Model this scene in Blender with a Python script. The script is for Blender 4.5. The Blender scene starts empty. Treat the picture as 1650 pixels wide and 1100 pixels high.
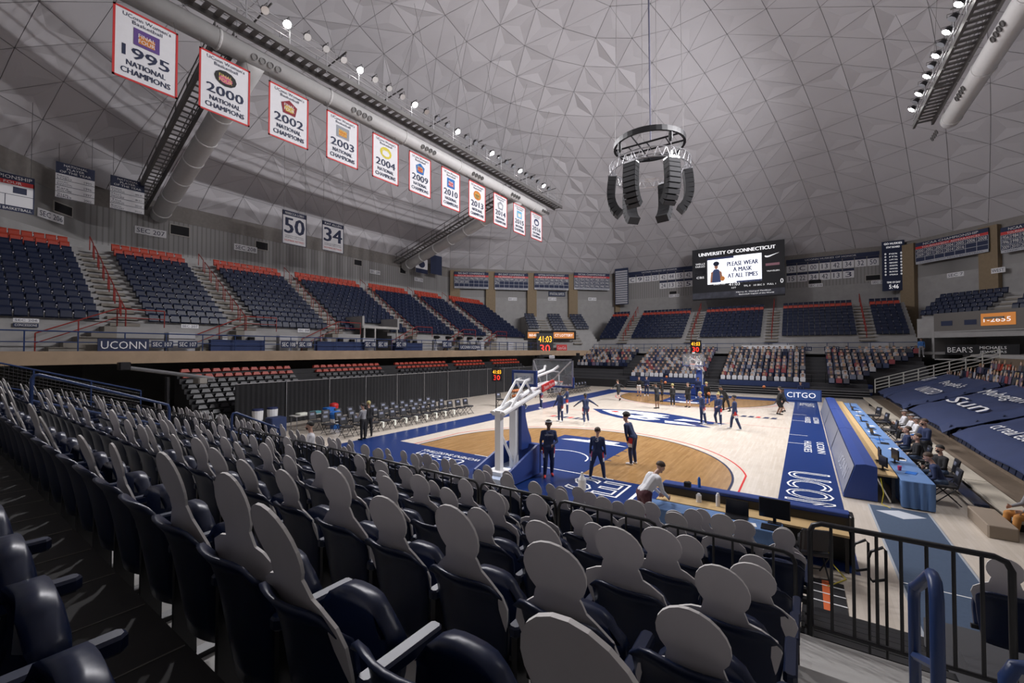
import bpy, bmesh, math, random
import numpy as np
from mathutils import Vector, Matrix
random.seed(7)
SC = bpy.context.scene
COL = SC.collection
# ------------------------------------------------------------------ camera (metres; X across court, Y along court, Z up)
CAM = np.array([8.293, -27.996, 4.351]); YAW = 0.6036; PIT = 0.0195; FPX = 682.16
cd = bpy.data.cameras.new('camera'); cam = bpy.data.objects.new('camera', cd); COL.objects.link(cam)
cam.location = CAM; cam.rotation_euler = (math.pi/2 + PIT, 0, YAW)
cd.sensor_width = 36; cd.lens = FPX/1650*36; cd.clip_start = .03; cd.clip_end = 400
SC.camera = cam
SC.view_settings.view_transform = 'Standard'; SC.view_settings.look = 'None'
SC.view_settings.gamma = 1; SC.view_settings.use_curve_mapping = False
SC.view_settings.exposure = 0.36
w = bpy.data.worlds.new('world'); SC.world = w; w.use_nodes = True
w.node_tree.nodes['Background'].inputs[0].default_value = (.6, .62, .7, 1)
w.node_tree.nodes['Background'].inputs[1].default_value = 0     # closed hall: no sky
# the only lights of the place are the lit floodlights of the two catwalks; each lamp's light is made in its builder (catwalk)
FLOOD_W, SPILL_W = 2500, 3600
def spot(name, loc, target, power, angle, blend=.5, rad=.18, col=(.99, .97, 1)):
    l = bpy.data.lights.new(name, 'SPOT'); l.energy = power; l.spot_size = math.radians(angle); l.spot_blend = blend; l.shadow_soft_size = rad; l.color = col
    o = bpy.data.objects.new(name, l); COL.objects.link(o); o.location = loc
    o.rotation_euler = (Vector(target)-Vector(loc)).to_track_quat('-Z', 'Y').to_euler(); return o
# ------------------------------------------------------------------ pixel -> place helpers
cF = np.array([-math.sin(YAW)*math.cos(PIT), math.cos(YAW)*math.cos(PIT), math.sin(PIT)])
cR = np.array([math.cos(YAW), math.sin(YAW), 0]); cU = np.cross(cR, cF)
def ray(u, v): return cF + cR*(u-825)/FPX + cU*(550-v)/FPX
def onx(u, v, x): r = ray(u, v); return Vector(CAM + r*(x-CAM[0])/r[0])
def ony(u, v, y): r = ray(u, v); return Vector(CAM + r*(y-CAM[1])/r[1])
def onz(u, v, z=0.): r = ray(u, v); return Vector(CAM + r*(z-CAM[2])/r[2])
def onp(u, v, P, n): r = ray(u, v); return Vector(CAM + r*(np.dot(np.array(P)-CAM, n)/np.dot(r, n)))
def to_px(P):
    d = np.array(P)-CAM; k = d@cF
    return (825+FPX*(d@cR)/k, 550-FPX*(d@cU)/k, k)
# ------------------------------------------------------------------ materials
MATS = {}
def mat(name, col, rough=.6, metal=0., spec=.5, var=0., vscale=4., bump=0., emit=0., alpha=1., attr=None):
    if name in MATS: return MATS[name]
    m = bpy.data.materials.new(name); m.use_nodes = True; nt = m.node_tree; b = nt.nodes['Principled BSDF']
    b.inputs['Base Color'].default_value = (*col, 1); b.inputs['Roughness'].default_value = rough
    b.inputs['Metallic'].default_value = metal; b.inputs['Specular IOR Level'].default_value = spec
    m.diffuse_color = (*col, 1)
    if var or bump:
        tc = nt.nodes.new('ShaderNodeTexCoord'); nz = nt.nodes.new('ShaderNodeTexNoise')
        nz.inputs['Scale'].default_value = vscale; nz.inputs['Detail'].default_value = 5
        nt.links.new(tc.outputs['Object'], nz.inputs['Vector'])
        if var:
            mx = nt.nodes.new('ShaderNodeMix'); mx.data_type = 'RGBA'
            mx.inputs[6].default_value = (*[max(0, c*(1-var)) for c in col], 1)
            mx.inputs[7].default_value = (*[min(1, c*(1+var)) for c in col], 1)
            nt.links.new(nz.outputs['Fac'], mx.inputs[0]); nt.links.new(mx.outputs[2], b.inputs['Base Color'])
        if bump:
            bp = nt.nodes.new('ShaderNodeBump'); bp.inputs['Strength'].default_value = bump; bp.inputs['Distance'].default_value = .02
            nt.links.new(nz.outputs['Fac'], bp.inputs['Height']); nt.links.new(bp.outputs['Normal'], b.inputs['Normal'])
    if emit:
        b.inputs['Emission Color'].default_value = (*col, 1); b.inputs['Emission Strength'].default_value = emit
    if alpha < 1: b.inputs['Alpha'].default_value = alpha
    if attr:
        a = nt.nodes.new('ShaderNodeAttribute'); a.attribute_name = attr
        nt.links.new(a.outputs['Color'], b.inputs['Base Color'])
    MATS[name] = m; return m
def wood(name, c1, c2, rough=.22, sx=.9, sy=14.):
    m = mat(name, c1, rough); nt = m.node_tree; b = nt.nodes['Principled BSDF']
    tc = nt.nodes.new('ShaderNodeTexCoord'); mp = nt.nodes.new('ShaderNodeMapping'); mp.inputs['Rotation'].default_value = (0, 0, math.pi/2)
    br = nt.nodes.new('ShaderNodeTexBrick'); br.inputs['Scale'].default_value = 1
    br.inputs['Brick Width'].default_value = sx; br.inputs['Row Height'].default_value = 1/sy; br.inputs['Mortar Size'].default_value = .001
    br.inputs['Color1'].default_value = (*c1, 1); br.inputs['Color2'].default_value = (*c2, 1); br.inputs['Mortar'].default_value = (*[c*.8 for c in c2], 1)
    nz = nt.nodes.new('ShaderNodeTexNoise'); nz.inputs['Scale'].default_value = 1.3; nz.inputs['Detail'].default_value = 6
    mx = nt.nodes.new('ShaderNodeMix'); mx.data_type = 'RGBA'; mx.blend_type = 'MULTIPLY'; mx.inputs[0].default_value = .18
    nt.links.new(tc.outputs['Object'], mp.inputs['Vector']); nt.links.new(mp.outputs['Vector'], br.inputs['Vector'])
    nt.links.new(mp.outputs['Vector'], nz.inputs['Vector']); nt.links.new(br.outputs['Color'], mx.inputs[6]); nt.links.new(nz.outputs['Fac'], mx.inputs[7])
    nt.links.new(mx.outputs[2], b.inputs['Base Color']); return m
def ribbed(name, col, dark, period=.35):
    m = mat(name, col, .8); nt = m.node_tree; b = nt.nodes['Principled BSDF']
    tc = nt.nodes.new('ShaderNodeTexCoord'); sp = nt.nodes.new('ShaderNodeSeparateXYZ'); ad = nt.nodes.new('ShaderNodeMath'); ad.operation = 'ADD'
    md = nt.nodes.new('ShaderNodeMath'); md.operation = 'PINGPONG'; md.inputs[1].default_value = period/2
    rp = nt.nodes.new('ShaderNodeMapRange'); rp.inputs[1].default_value = 0; rp.inputs[2].default_value = period*.22
    mx = nt.nodes.new('ShaderNodeMix'); mx.data_type = 'RGBA'; mx.inputs[6].default_value = (*dark, 1); mx.inputs[7].default_value = (*col, 1)
    nt.links.new(tc.outputs['Object'], sp.inputs[0]); nt.links.new(sp.outputs[0], ad.inputs[0]); nt.links.new(sp.outputs[1], ad.inputs[1])
    nt.links.new(ad.outputs[0], md.inputs[0]); nt.links.new(md.outputs[0], rp.inputs[0]); nt.links.new(rp.outputs[0], mx.inputs[0])
    nt.links.new(mx.outputs[2], b.inputs['Base Color']); return m
NAVY = mat('navy_plastic', (.0045, .0105, .036), .33, spec=.35, var=.15)
NAVY2 = mat('navy_cloth', (.018, .035, .11), .75, var=.25, vscale=3)
REDP = mat('red_plastic', (.38, .042, .02), .45, var=.2)
BLACK = mat('black_metal', (.008, .008, .01), .38)
BLKM = mat('black_matte', (.012, .012, .014), .85, var=.3, vscale=2)
WHITE = mat('white_paint', (.8, .8, .8), .45)
WCLOTH = mat('white_banner_cloth', (.78, .78, .8), .8, var=.04)
GREYM = mat('grey_metal', (.42, .42, .43), .45, metal=.6)
STEEL = mat('steel', (.55, .55, .57), .3, metal=.9)
CONC = mat('concrete', (.33, .325, .32), .85, var=.18, vscale=1.5, bump=.15)
CONCD = mat('concrete_tread', (.23, .21, .18), .85, var=.25, vscale=1.2)
TAN = mat('tan_column', (.24, .18, .11), .75, var=.15)
BEAM = mat('beam_wood', (.36, .26, .17), .7, var=.2, vscale=2)
BLUEP = mat('court_blue', (.009, .03, .135), .28, spec=.3, var=.06)
RED = mat('red', (.55, .02, .02), .5)
INK = mat('navy_ink', (.01, .018, .06), .6)
NAVYB = mat('navy_banner', (.02, .03, .075), .75)
RAILR = mat('red_rail', (.24, .025, .02), .4)
RAILB = mat('blue_rail', (.02, .045, .14), .35)
CARD = mat('card_back', (.62, .59, .6), .55, var=.1, vscale=5)
CARDE = mat('card_edge', (.75, .73, .7), .7)
GLASS = mat('clear_glass', (.9, .95, .95), .05, alpha=.12)
SCREEN_W = mat('screen_white', (.85, .87, .95), .5, emit=1.2)
SCREEN_K = mat('screen_off', (.012, .014, .02), .15)
LAMP = mat('lamp_lens', (1, .98, .95), .4, emit=40)
AMBER = mat('amber_digit', (1, .42, .02), .4, emit=1.6)
REDL = mat('red_digit', (1, .03, .02), .4, emit=1.6)
ORANGE_L = mat('orange_ribbon', (.45, .16, .03), .4, emit=.5)
LETW = mat('white_letter', (.75, .75, .75), .6)
SIGNGREY = mat('sign_grey', (.45, .46, .5), .5)
LETGLOW = mat('lit_letter', (.9, .9, .92), .4, emit=.55)
BALL = mat('ball_leather', (.5, .16, .05), .6, bump=.3, vscale=60)
# ------------------------------------------------------------------ mesh builder
class MB:
    def __init__(s): s.v = []; s.f = []; s.m = []; s.k = 0; s.seg = []
    def mesh(s, vs, fs, mi=None):
        o = len(s.v); s.v += [tuple(p) for p in vs]; s.f += [tuple(i+o for i in f) for f in fs]; s.m += [s.k if mi is None else mi]*len(fs); return s
    def box(s, x0, x1, y0, y1, z0, z1, M=None):
        vs = [Vector((x, y, z)) for z in (z0, z1) for y in (y0, y1) for x in (x0, x1)]
        if M is not None: vs = [M @ p for p in vs]
        return s.mesh(vs, [(0, 2, 3, 1), (4, 5, 7, 6), (0, 1, 5, 4), (2, 6, 7, 3), (0, 4, 6, 2), (1, 3, 7, 5)])
    def rbox(s, x0, x1, y0, y1, z0, z1, r=.02, M=None):
        def ring(z, i): return [(x0+i, y0+r, z), (x0+r, y0+i, z), (x1-r, y0+i, z), (x1-i, y0+r, z), (x1-i, y1-r, z), (x1-r, y1-i, z), (x0+r, y1-i, z), (x0+i, y1-r, z)]
        L = [ring(z0, r*.5), ring(z0+r*.5, 0), ring(z1-r*.5, 0), ring(z1, r*.5)]
        vs = [Vector(p) for l in L for p in l]
        if M is not None: vs = [M @ p for p in vs]
        fs = [tuple(range(7, -1, -1)), tuple(range(24, 32))]
        for k in range(3): fs += [(k*8+i, k*8+(i+1) % 8, k*8+8+(i+1) % 8, k*8+8+i) for i in range(8)]
        return s.mesh(vs, fs)
    def tube(s, pts, r, n=6, closed=False, caps=True):
        pts = [Vector(p) for p in pts]; N = len(pts); rr = r if isinstance(r, (list, tuple)) else [r]*N; vs = []; ref = None
        for i, p in enumerate(pts):
            a = pts[i-1] if (i or closed) else p; b = pts[(i+1) % N] if (i < N-1 or closed) else p
            d = (b-a).normalized()
            if ref is None: ref = Vector((0, 0, 1)) if abs(d.z) < .9 else Vector((1, 0, 0))
            x = (ref - d*ref.dot(d)); x = x.normalized() if x.length > 1e-5 else d.orthogonal().normalized()
            y = d.cross(x); ref = x
            vs += [p + (x*math.cos(2*math.pi*j/n+.4) + y*math.sin(2*math.pi*j/n+.4))*rr[i] for j in range(n)]
        fs = []
        for i in range(N if closed else N-1):
            a = i*n; b = ((i+1) % N)*n
            fs += [(a+j, a+(j+1) % n, b+(j+1) % n, b+j) for j in range(n)]
        if caps and not closed: fs += [tuple(range(n-1, -1, -1)), tuple((N-1)*n+j for j in range(n))]
        return s.mesh(vs, fs)
    def prism(s, poly, O, X, Y, t, mi_side=None):
        O, X, Y = Vector(O), Vector(X), Vector(Y); n = X.cross(Y).normalized(); N = len(poly)
        a = [O + X*p[0] + Y*p[1] + n*(t/2) for p in poly]; b = [q - n*t for q in a]
        s.mesh(a+b, [tuple(range(N)), tuple(range(2*N-1, N-1, -1))])
        o = len(s.v)-2*N; s.f += [(o+i, o+N+i, o+N+(i+1) % N, o+(i+1) % N) for i in range(N)]; s.m += [s.k if mi_side is None else mi_side]*N; return s
    def lathe(s, prof, O=(0, 0, 0), n=12, caps=True):
        O = Vector(O); vs = [O+Vector((r*math.cos(2*math.pi*j/n), r*math.sin(2*math.pi*j/n), z)) for r, z in prof for j in range(n)]
        fs = [(i*n+j, i*n+(j+1) % n, i*n+n+(j+1) % n, i*n+n+j) for i in range(len(prof)-1) for j in range(n)]
        if caps: fs += [tuple(range(n-1, -1, -1)), tuple((len(prof)-1)*n+j for j in range(n))]
        return s.mesh(vs, fs)
    def ball(s, O, r, nu=12, nv=8, sc=(1, 1, 1)):
        O = Vector(O); vs = []; fs = []
        for i in range(nv+1):
            for j in range(nu):
                a = math.pi*i/nv; b = 2*math.pi*j/nu
                vs.append(O+Vector((math.sin(a)*math.cos(b)*sc[0], math.sin(a)*math.sin(b)*sc[1], math.cos(a)*sc[2]))*r)
        for i in range(nv):
            for j in range(nu): fs.append((i*nu+j, i*nu+nu+j, i*nu+nu+(j+1) % nu, i*nu+(j+1) % nu))
        return s.mesh(vs, fs)
    def data(s, name, mats, smooth=False):
        me = bpy.data.meshes.new(name); me.from_pydata(s.v, [], s.f)
        for m in (mats if isinstance(mats, (list, tuple)) else [mats]): me.materials.append(m)
        me.polygons.foreach_set('material_index', s.m)
        if smooth: me.polygons.foreach_set('use_smooth', [True]*len(s.f)); 
        me.validate(); me.update(); return me
    def build(s, name, mats, parent=None, loc=None, rz=0, smooth=False, **tags):
        if name == 'lettering' and len(s.seg) > 1 and s.seg[0] == (0, 0):      # each line of lettering is a part of its own
            ends = s.seg[1:]+[(len(s.v), len(s.f))]
            for (v0, f0), (v1, f1) in zip(s.seg, ends):
                q = MB(); q.v = s.v[v0:v1]; q.f = [tuple(i-v0 for i in f) for f in s.f[f0:f1]]; q.m = s.m[f0:f1]; o = link(name, q.data(name, mats, smooth), parent, loc, rz, **tags)
            return o
        return link(name, s.data(name, mats, smooth), parent, loc, rz, **tags)
def link(name, me, parent=None, loc=None, rz=0, label=None, cat=None, group=None, kind=None):
    o = bpy.data.objects.new(name, me); COL.objects.link(o)
    if parent: o.parent = parent
    if loc is not None: o.location = loc
    if rz: o.rotation_euler = (0, 0, rz)
    if label: o['label'] = label
    if cat: o['category'] = cat
    if group: o['group'] = group
    if kind: o['kind'] = kind
    return o
def thing(name, label, cat, loc=(0, 0, 0), rz=0, group=None, kind=None): return link(name, None, None, loc, rz, label, cat, group, kind)
def copy_tree(o, parent=None):
    c = o.copy(); COL.objects.link(c); c.parent = parent
    for ch in o.children: copy_tree(ch, c)
    return c
def struct(name, mb, m, label=None, cat=None): return mb.build(name, m, label=label or name.replace('_', ' ') + ' of the arena', cat=cat or name.split('_')[0], kind='structure')
# ---- flat frames: O lower-left corner, X along width, Y up (unit vectors)
class FR:
    def __init__(s, O, X, Y): s.O = Vector(O); s.X = Vector(X).normalized(); s.Y = Vector(Y).normalized(); s.N = s.X.cross(s.Y).normalized()
    def p(s, x, y, d=0): return s.O + s.X*x + s.Y*y + s.N*d
    def M(s): return Matrix(((s.X.x, s.Y.x, s.N.x, s.O.x), (s.X.y, s.Y.y, s.N.y, s.O.y), (s.X.z, s.Y.z, s.N.z, s.O.z), (0, 0, 0, 1)))
TXT = {}
def text_me(t):
    if t not in TXT:
        c = bpy.data.curves.new('t', 'FONT'); c.body = t; c.resolution_u = 2
        o = bpy.data.objects.new('t', c); me = bpy.data.meshes.new_from_object(o); bpy.data.objects.remove(o)
        v = np.zeros(len(me.vertices)*3); me.vertices.foreach_get('co', v); v = v.reshape(-1, 3)
        lo, hi = v.min(0), v.max(0); v = (v-lo)/np.maximum(hi-lo, 1e-6)
        TXT[t] = ([tuple(p) for p in v], [tuple(p.vertices) for p in me.polygons]); bpy.data.meshes.remove(me)
    return TXT[t]
def outline_me(t, st):
    """stroked outline of one character, flat, in a unit box"""
    key = ('o', t, round(st, 3))
    if key not in TXT:
        c = bpy.data.curves.new('t', 'FONT'); c.body = t; c.resolution_u = 3; c.fill_mode = 'NONE'; c.bevel_depth = st*.5; c.bevel_resolution = 0
        o = bpy.data.objects.new('t', c); me = bpy.data.meshes.new_from_object(o); bpy.data.objects.remove(o)
        v = np.zeros(len(me.vertices)*3); me.vertices.foreach_get('co', v); v = v.reshape(-1, 3); lo, hi = v.min(0), v.max(0); v = (v-lo)/np.maximum(hi-lo, 1e-6); v[:, 2] = 0
        F = []
        for p in me.polygons:
            q = [v[i] for i in p.vertices]; ar = sum(q[i][0]*q[(i+1) % len(q)][1]-q[(i+1) % len(q)][0]*q[i][1] for i in range(len(q)))
            if ar > 1e-7: F.append(tuple(p.vertices))
        TXT[key] = ([tuple(p) for p in v], F); bpy.data.meshes.remove(me)
    return TXT[key]
def put_text(mb, t, fr, x, y, w, h, d=.012, bold=0.):
    if bold > 0:
        mb.seg.append((len(mb.v), len(mb.f)))
        for q in (-1, -.33, .33, 1): put_text(mb, t, fr, x+q*bold*h, y, w, h, d+.002*q, -1)
        return mb
    if bold == 0: mb.seg.append((len(mb.v), len(mb.f)))
    vs, fs = text_me(t); return mb.mesh([fr.p(x+p[0]*w, y+p[1]*h, d) for p in vs], fs)
def rect(mb, fr, x, y, w, h, d=.008): return mb.mesh([fr.p(x, y, d), fr.p(x+w, y, d), fr.p(x+w, y+h, d), fr.p(x, y+h, d)], [(0, 1, 2, 3)])
def slab(mb, fr, x, y, w, h, t=.03): return mb.box(x, x+w, y, y+h, -t, 0, fr.M())
def arc(cx, cy, r, a0, a1, n): return [(cx+r*math.cos(a0+(a1-a0)*i/n), cy+r*math.sin(a0+(a1-a0)*i/n)) for i in range(n+1)]
def strip(mb, pts, wd, z):   # flat line on the floor along 2D points
    L = []; Rr = []
    for i, p in enumerate(pts):
        a = Vector(pts[max(i-1, 0)]); b = Vector(pts[min(i+1, len(pts)-1)]); d = (b-a).normalized(); n = Vector((-d.y, d.x))*wd/2
        L.append((p[0]+n.x, p[1]+n.y, z)); Rr.append((p[0]-n.x, p[1]-n.y, z))
    N = len(pts); return mb.mesh(L+Rr, [(i, N+i, N+i+1, i+1) for i in range(N-1)])
# ================================================================== THE SETTING
MAPLE = wood('maple_floor', (.70, .63, .54), (.64, .565, .47))
STAIN = wood('stained_maple', (.40, .235, .095), (.31, .17, .06))
floor = struct('floor', MB().box(-42, 42, -45, 45, -.3, -.03), CONCD, 'grey concrete arena floor beneath the stands')
court = struct('floor_court', MB().box(-17.6, 12.6, -19.4, 20.4, -.03, 0), MAPLE, 'pale maple basketball floor with blue aprons')
def paint(name, mb, m, lab=None): return mb.build(name, m, court, label=lab)
def rz_(mb, x0, x1, y0, y1, z): return mb.mesh([(x0, y0, z), (x1, y0, z), (x1, y1, z), (x0, y1, z)], [(0, 1, 2, 3)])
m = MB(); z = .003
rz_(m, -9.45, 9.15, -17.4, -14.325, z); rz_(m, -9.45, 9.15, 14.325, 16.6, z); rz_(m, -9.45, -7.62, -14.325, 14.325, z); rz_(m, 7.62, 9.15, -14.325, 14.325, z)
paint('apron_paint', m, BLUEP, 'glossy blue border around the court')
m = MB(); lines = MB(); blue = MB(); redl = MB(); lane = MB()
for s in (-1, 1):
    by = s*14.325; cy = s*(14.325-1.6); R6 = 6.32
    a = math.asin(1.6/R6)*0
    pts = [(-R6, by)] + [(-R6, cy)] + [(R6*math.cos(math.pi-t), cy - s*R6*math.sin(t)) for t in np.linspace(0, math.pi, 49)] + [(R6, cy), (R6, by)]
    P = [(p[0], p[1], .003) for p in pts]; P = P if s > 0 else P[::-1]
    m.mesh(P, [tuple(range(len(P)))] )
    strip(blue, pts, .07, .009)
    r2 = 6.75; a0 = math.acos(6.6/r2)
    pr = [(-6.6, by)] + [(r2*math.cos(math.pi-t), cy - s*r2*math.sin(t)) for t in np.linspace(a0, math.pi-a0, 49)] + [(6.6, by)]
    strip(redl, pr, .055, .006)
    lane.mesh([(-1.83, by, .006), (1.83, by, .006), (1.83, by-s*5.79, .006), (-1.83, by-s*5.79, .006)], [(0, 1, 2, 3) if s < 0 else (3, 2, 1, 0)])
    strip(lines, [(1.22*math.cos(t), cy - s*1.22*math.sin(t)) for t in np.linspace(0, math.pi, 24)], .06, .009)
    for q in (1, -1):
        for dd in (2.2, 3.1, 4.0, 4.9):
            blue.mesh([(q*1.83, by-s*dd, .008), (q*2.03, by-s*dd, .008), (q*2.03, by-s*(dd+.1), .008), (q*1.83, by-s*(dd+.1), .008)], [(0, 1, 2, 3) if q*s < 0 else (3, 2, 1, 0)])
    # white streak mark below the free-throw line
    f0 = by - s*4.75
    lines.mesh([(-1.5, f0, .01), (1.75, f0-s*.1, .01), (1.0, f0-s*.35, .01), (1.2, f0-s*.75, .01), (-.2, f0-s*.8, .01), (-.3, f0-s*.45, .01), (-1.0, f0-s*.4, .01)], [tuple(range(7)) if s < 0 else tuple(range(6, -1, -1))])
    lines.mesh([(-3.0, by, .012), (3.0, by, .012), (3.0, by+s*.05, .012), (-3.0, by+s*.05, .012)], [(0, 1, 2, 3) if s > 0 else (3, 2, 1, 0)])
rz_(redl, -7.62, 7.62, -.02, .02, .003)
def fixup(mb):   # floor paint always faces up
    out = []
    for f in mb.f:
        p = [Vector(mb.v[i]) for i in f[:3]]; ar = sum((mb.v[f[i]][0]*mb.v[f[(i+1) % len(f)]][1]-mb.v[f[(i+1) % len(f)]][0]*mb.v[f[i]][1]) for i in range(len(f)))
        out.append(f if ar > 0 else f[::-1])
    mb.f = out; return mb
paint('stained_arc_area', fixup(m), STAIN, 'brown stained wood inside the three-point arc')
paint('lane_paint', fixup(lane), BLUEP, 'blue painted free-throw lane')
paint('arc_line', fixup(blue), INK); paint('long_arc_line', fixup(redl), RED); paint('white_line', fixup(lines), WHITE)
# lettering on the aprons
def outline_text(name, t, fr, w, h, sp=None):
    n = len(t); cw = w/n; a = MB()
    for i, c in enumerate(t):
        ww = cw*(.9 if c != 'I' else .42); x0 = i*cw+(cw-ww)/2
        for g, st in ((0, .034),):
            vs, fs = outline_me(c, st); a.mesh([fr.p(x0+g*ww+p[0]*ww*(1-2*g), g*h*.8+p[1]*h*(1-1.6*g), .011) for p in vs], fs)
    a.build(name, WHITE, court)
fr = FR((8.55, -14.62, 0), (-1, 0, 0), (0, -1, 0)); outline_text('baseline_lettering', 'HUSKIES', fr, 6.7, 1.35)
fr = FR((7.78, -9.6, 0), (0, -1, 0), (1, 0, 0)); outline_text('sideline_lettering', 'UCONN', fr, 5.6, 1.2)
m = MB()
for (yy, t, xx, hh) in ((-3.4, 'HUSKIES', 8.25, .28), (-3.4, 'UCONN', 8.72, .28), (5.4, 'HUSKIES', 8.3, .28), (5.4, 'UCONN', 8.72, .28)):
    put_text(m, t, FR((xx, yy, 0), (0, -1, 0), (1, 0, 0)), 0, 0, 2.6, hh)
fr = FR((7.85, 13.9, 0), (0, -1, 0), (1, 0, 0)); put_text(m, 'BIG', fr, 0, .1, 1.7, .5); put_text(m, 'EAST', fr, 0, .62, 2.6, .42)
for yy in (-4.2, -1.9, 3.4, 6.4): rz_(m, 7.62, 8.4, yy, yy+.05, .008)
fr = FR((-2.2, -15.15, 0), (-1, 0, 0), (0, -1, 0)); put_text(m, 'WOMENS BASKETBALL', fr, 0, -.3, 3.2, .3); put_text(m, 'UConn', fr, .4, .15, 2.6, .5)
m.build('small_apron_lettering', WHITE, court)
# plain abstract blue and white mark at mid-court, two small sponsor-like strips
N0 = MB(); N1 = MB(); N2 = MB()
def blob(mb, pts, z): return mb.mesh([(x, y, z) for x, y in pts], [tuple(range(len(pts)))])
blob(N0, [(-4.6, 1.2), (-3.2, -.6), (-1.6, -1.7), (.6, -2.2), (2.2, -2.4), (4.0, -2.2), (3.2, -1.4), (4.6, -.4), (3.5, .0), (2.2, 1.0), (.4, 1.9), (-2.0, 2.1)], .004)
blob(N1, [(-3.8, 1.0), (-2.6, -.3), (-1.2, -1.2), (.2, -1.6), (.9, -1.0), (.2, -.4), (1.2, .0), (.4, .5), (1.0, .9), (-.4, 1.5), (-2.2, 1.7)], .007)
blob(N1, [(1.4, -1.9), (3.2, -2.0), (2.4, -1.3), (1.2, -1.2)], .007); blob(N1, [(1.6, -.7), (3.4, -.5), (2.0, .1)], .007)
blob(N0, [(-2.0, .3), (-1.0, -.2), (-.3, .1), (-1.2, .6)], .011); blob(N0, [(-.6, -1.0), (.3, -1.2), (-.1, -.7)], .011)
blob(N2, [(-3.2, .9), (-2.6, .4), (-2.3, .7), (-2.7, 1.1)], .011)
paint('midcourt_mark', fixup(N0), BLUEP, 'blue part of the mid-court mark'); paint('midcourt_mark', fixup(N1), WHITE); paint('midcourt_mark', fixup(N2), RED)
m = MB(); m2 = MB()
for sx, sy in ((5.6, 3.6), (-4.3, -3.4)):
    for k in range(6): (blob(m, [(sx-1.2+k*.42, sy-.3), (sx-.9+k*.42, sy-.3), (sx-.85+k*.42, sy+.3), (sx-1.1+k*.42, sy+.3)], .006) if k % 3 else blob(m2, [(sx-1.2+k*.42, sy-.25), (sx-.95+k*.42, sy-.25), (sx-.9+k*.42, sy+.25), (sx-1.1+k*.42, sy+.25)], .006))
    m.mesh([(sx-1.4, sy-.42, .006), (sx+1.5, sy-.42, .006), (sx+1.5, sy-.36, .006), (sx-1.4, sy-.36, .006)], [(0, 1, 2, 3)])
paint('small_court_mark', fixup(m), INK); paint('small_court_mark', fixup(m2), RED)
# ------------------------------------------------------------------ octagonal walls
ZW = 17.
OCT = [(-37, -20), (-37, 20), (-17.5, 40), (17.5, 40), (37, 20), (37, -20), (17.5, -40), (-17.5, -40)]
WALLM = ribbed('ribbed_wall', (.31, .305, .30), (.19, .185, .18))
WNAMES = ['wall_left', 'wall_far_left', 'wall_far', 'wall_far_right', 'wall_right', 'wall_near_right', 'wall_near', 'wall_near_left']
WFR = {}
for i, nm in enumerate(WNAMES):
    A = Vector((*OCT[i], 0)); B = Vector((*OCT[(i+1) % 8], 0)); d = (B-A).normalized(); n = Vector((d.y, -d.x, 0)); L = (B-A).length
    m = MB()
    def wb(z0, z1, t, k):
        m.k = k; P = [A, B, B-n*.6, A-n*.6]; P = [A+n*t, B+n*t, B-n*.6, A-n*.6]
        m.mesh([Vector((p.x, p.y, z0)) for p in P]+[Vector((p.x, p.y, z1)) for p in P], [(0, 3, 2, 1), (4, 5, 6, 7), (0, 1, 5, 4), (1, 2, 6, 5), (2, 3, 7, 6), (3, 0, 4, 7)])
    wb(0, 12.6, .03, 0); wb(12.6, 15.6, 0, 1); wb(15.6, 17.3, .02, 2)
    o = m.build(nm, [CONC, WALLM, mat('wall_top', (.22, .205, .19), .8, var=.2)], label=nm.replace('_', ' ')+' of ribbed grey concrete under the dome', cat='wall', kind='structure')
    WFR[nm] = (FR(A, d, (0, 0, 1)), L, n)   # NB frame normal = d x up = n (pointing inwards)
def wall_px(nm, u, v, off=.0):
    f, L, n = WFR[nm]; return onp(u, v, np.array(f.O+n*off), np.array(n))
for k, (nm, us) in enumerate((('wall_far_left', (733, 790, 856, 922, 996)), ('wall_far_right', (1468, 1600)))):
    for u in us:
        p = wall_px(nm, u, 470); f, L, n = WFR[nm]
        F2 = FR(Vector((p.x, p.y, 0)), f.X, f.Y); mb = MB().box(-.75, .75, 5, 16.6, -.1, .55, F2.M())
        mb.build('trim_%d' % (len([o for o in COL.objects if o.name.startswith('trim_')])+1), TAN, label='tan wall column between championship boards', cat='column', group='tan wall columns', kind='structure')
# ------------------------------------------------------------------ dome of triangular panels
NR = 15; AP = 32.5; TH = math.radians(46)
def oct_r(phi):
    c, s = math.cos(phi), math.sin(phi); best = 1e9
    for i in range(8):
        A = Vector(OCT[i]); B = Vector(OCT[(i+1) % 8]); d = (B-A).normalized(); n = Vector((-d.y, d.x)); k = n.x*c+n.y*s
        if k > 1e-6: best = min(best, n.dot(A)/k)
    return best
def dome_pt(k, j, off=0.):
    if k == 0: return Vector((0, 0, AP+off))
    phi = 2*math.pi*j/(6*k) + math.radians(15); t = k/NR; th = TH*t
    rr = oct_r(phi); rr = (41.5*(1-t**3) + rr*t**3)
    r = rr*math.sin(th)/math.sin(TH); zz = ZW + (AP-ZW)*(math.cos(th)-math.cos(TH))/(1-math.cos(TH))
    return Vector((r*math.cos(phi), r*math.sin(phi), zz+off))
PANEL = mat('dome_panel', (.56, .545, .565), .75, var=.05, vscale=.3)
SEAM = mat('dome_seam', (.27, .26, .27), .8)
tris = []
for k in range(NR):
    for sct in range(6):
        for i in range(k+1):
            a = (k, sct*k+i); b = (k+1, sct*(k+1)+i); c = (k+1, sct*(k+1)+i+1); tris.append((a, b, c))
            if i < k: tris.append((a, c, (k, sct*k+i+1)))
def gp(q, off=0.): return dome_pt(q[0], q[1] % (6*q[0]) if q[0] else 0, off)
shell = MB(); panels = []
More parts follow.
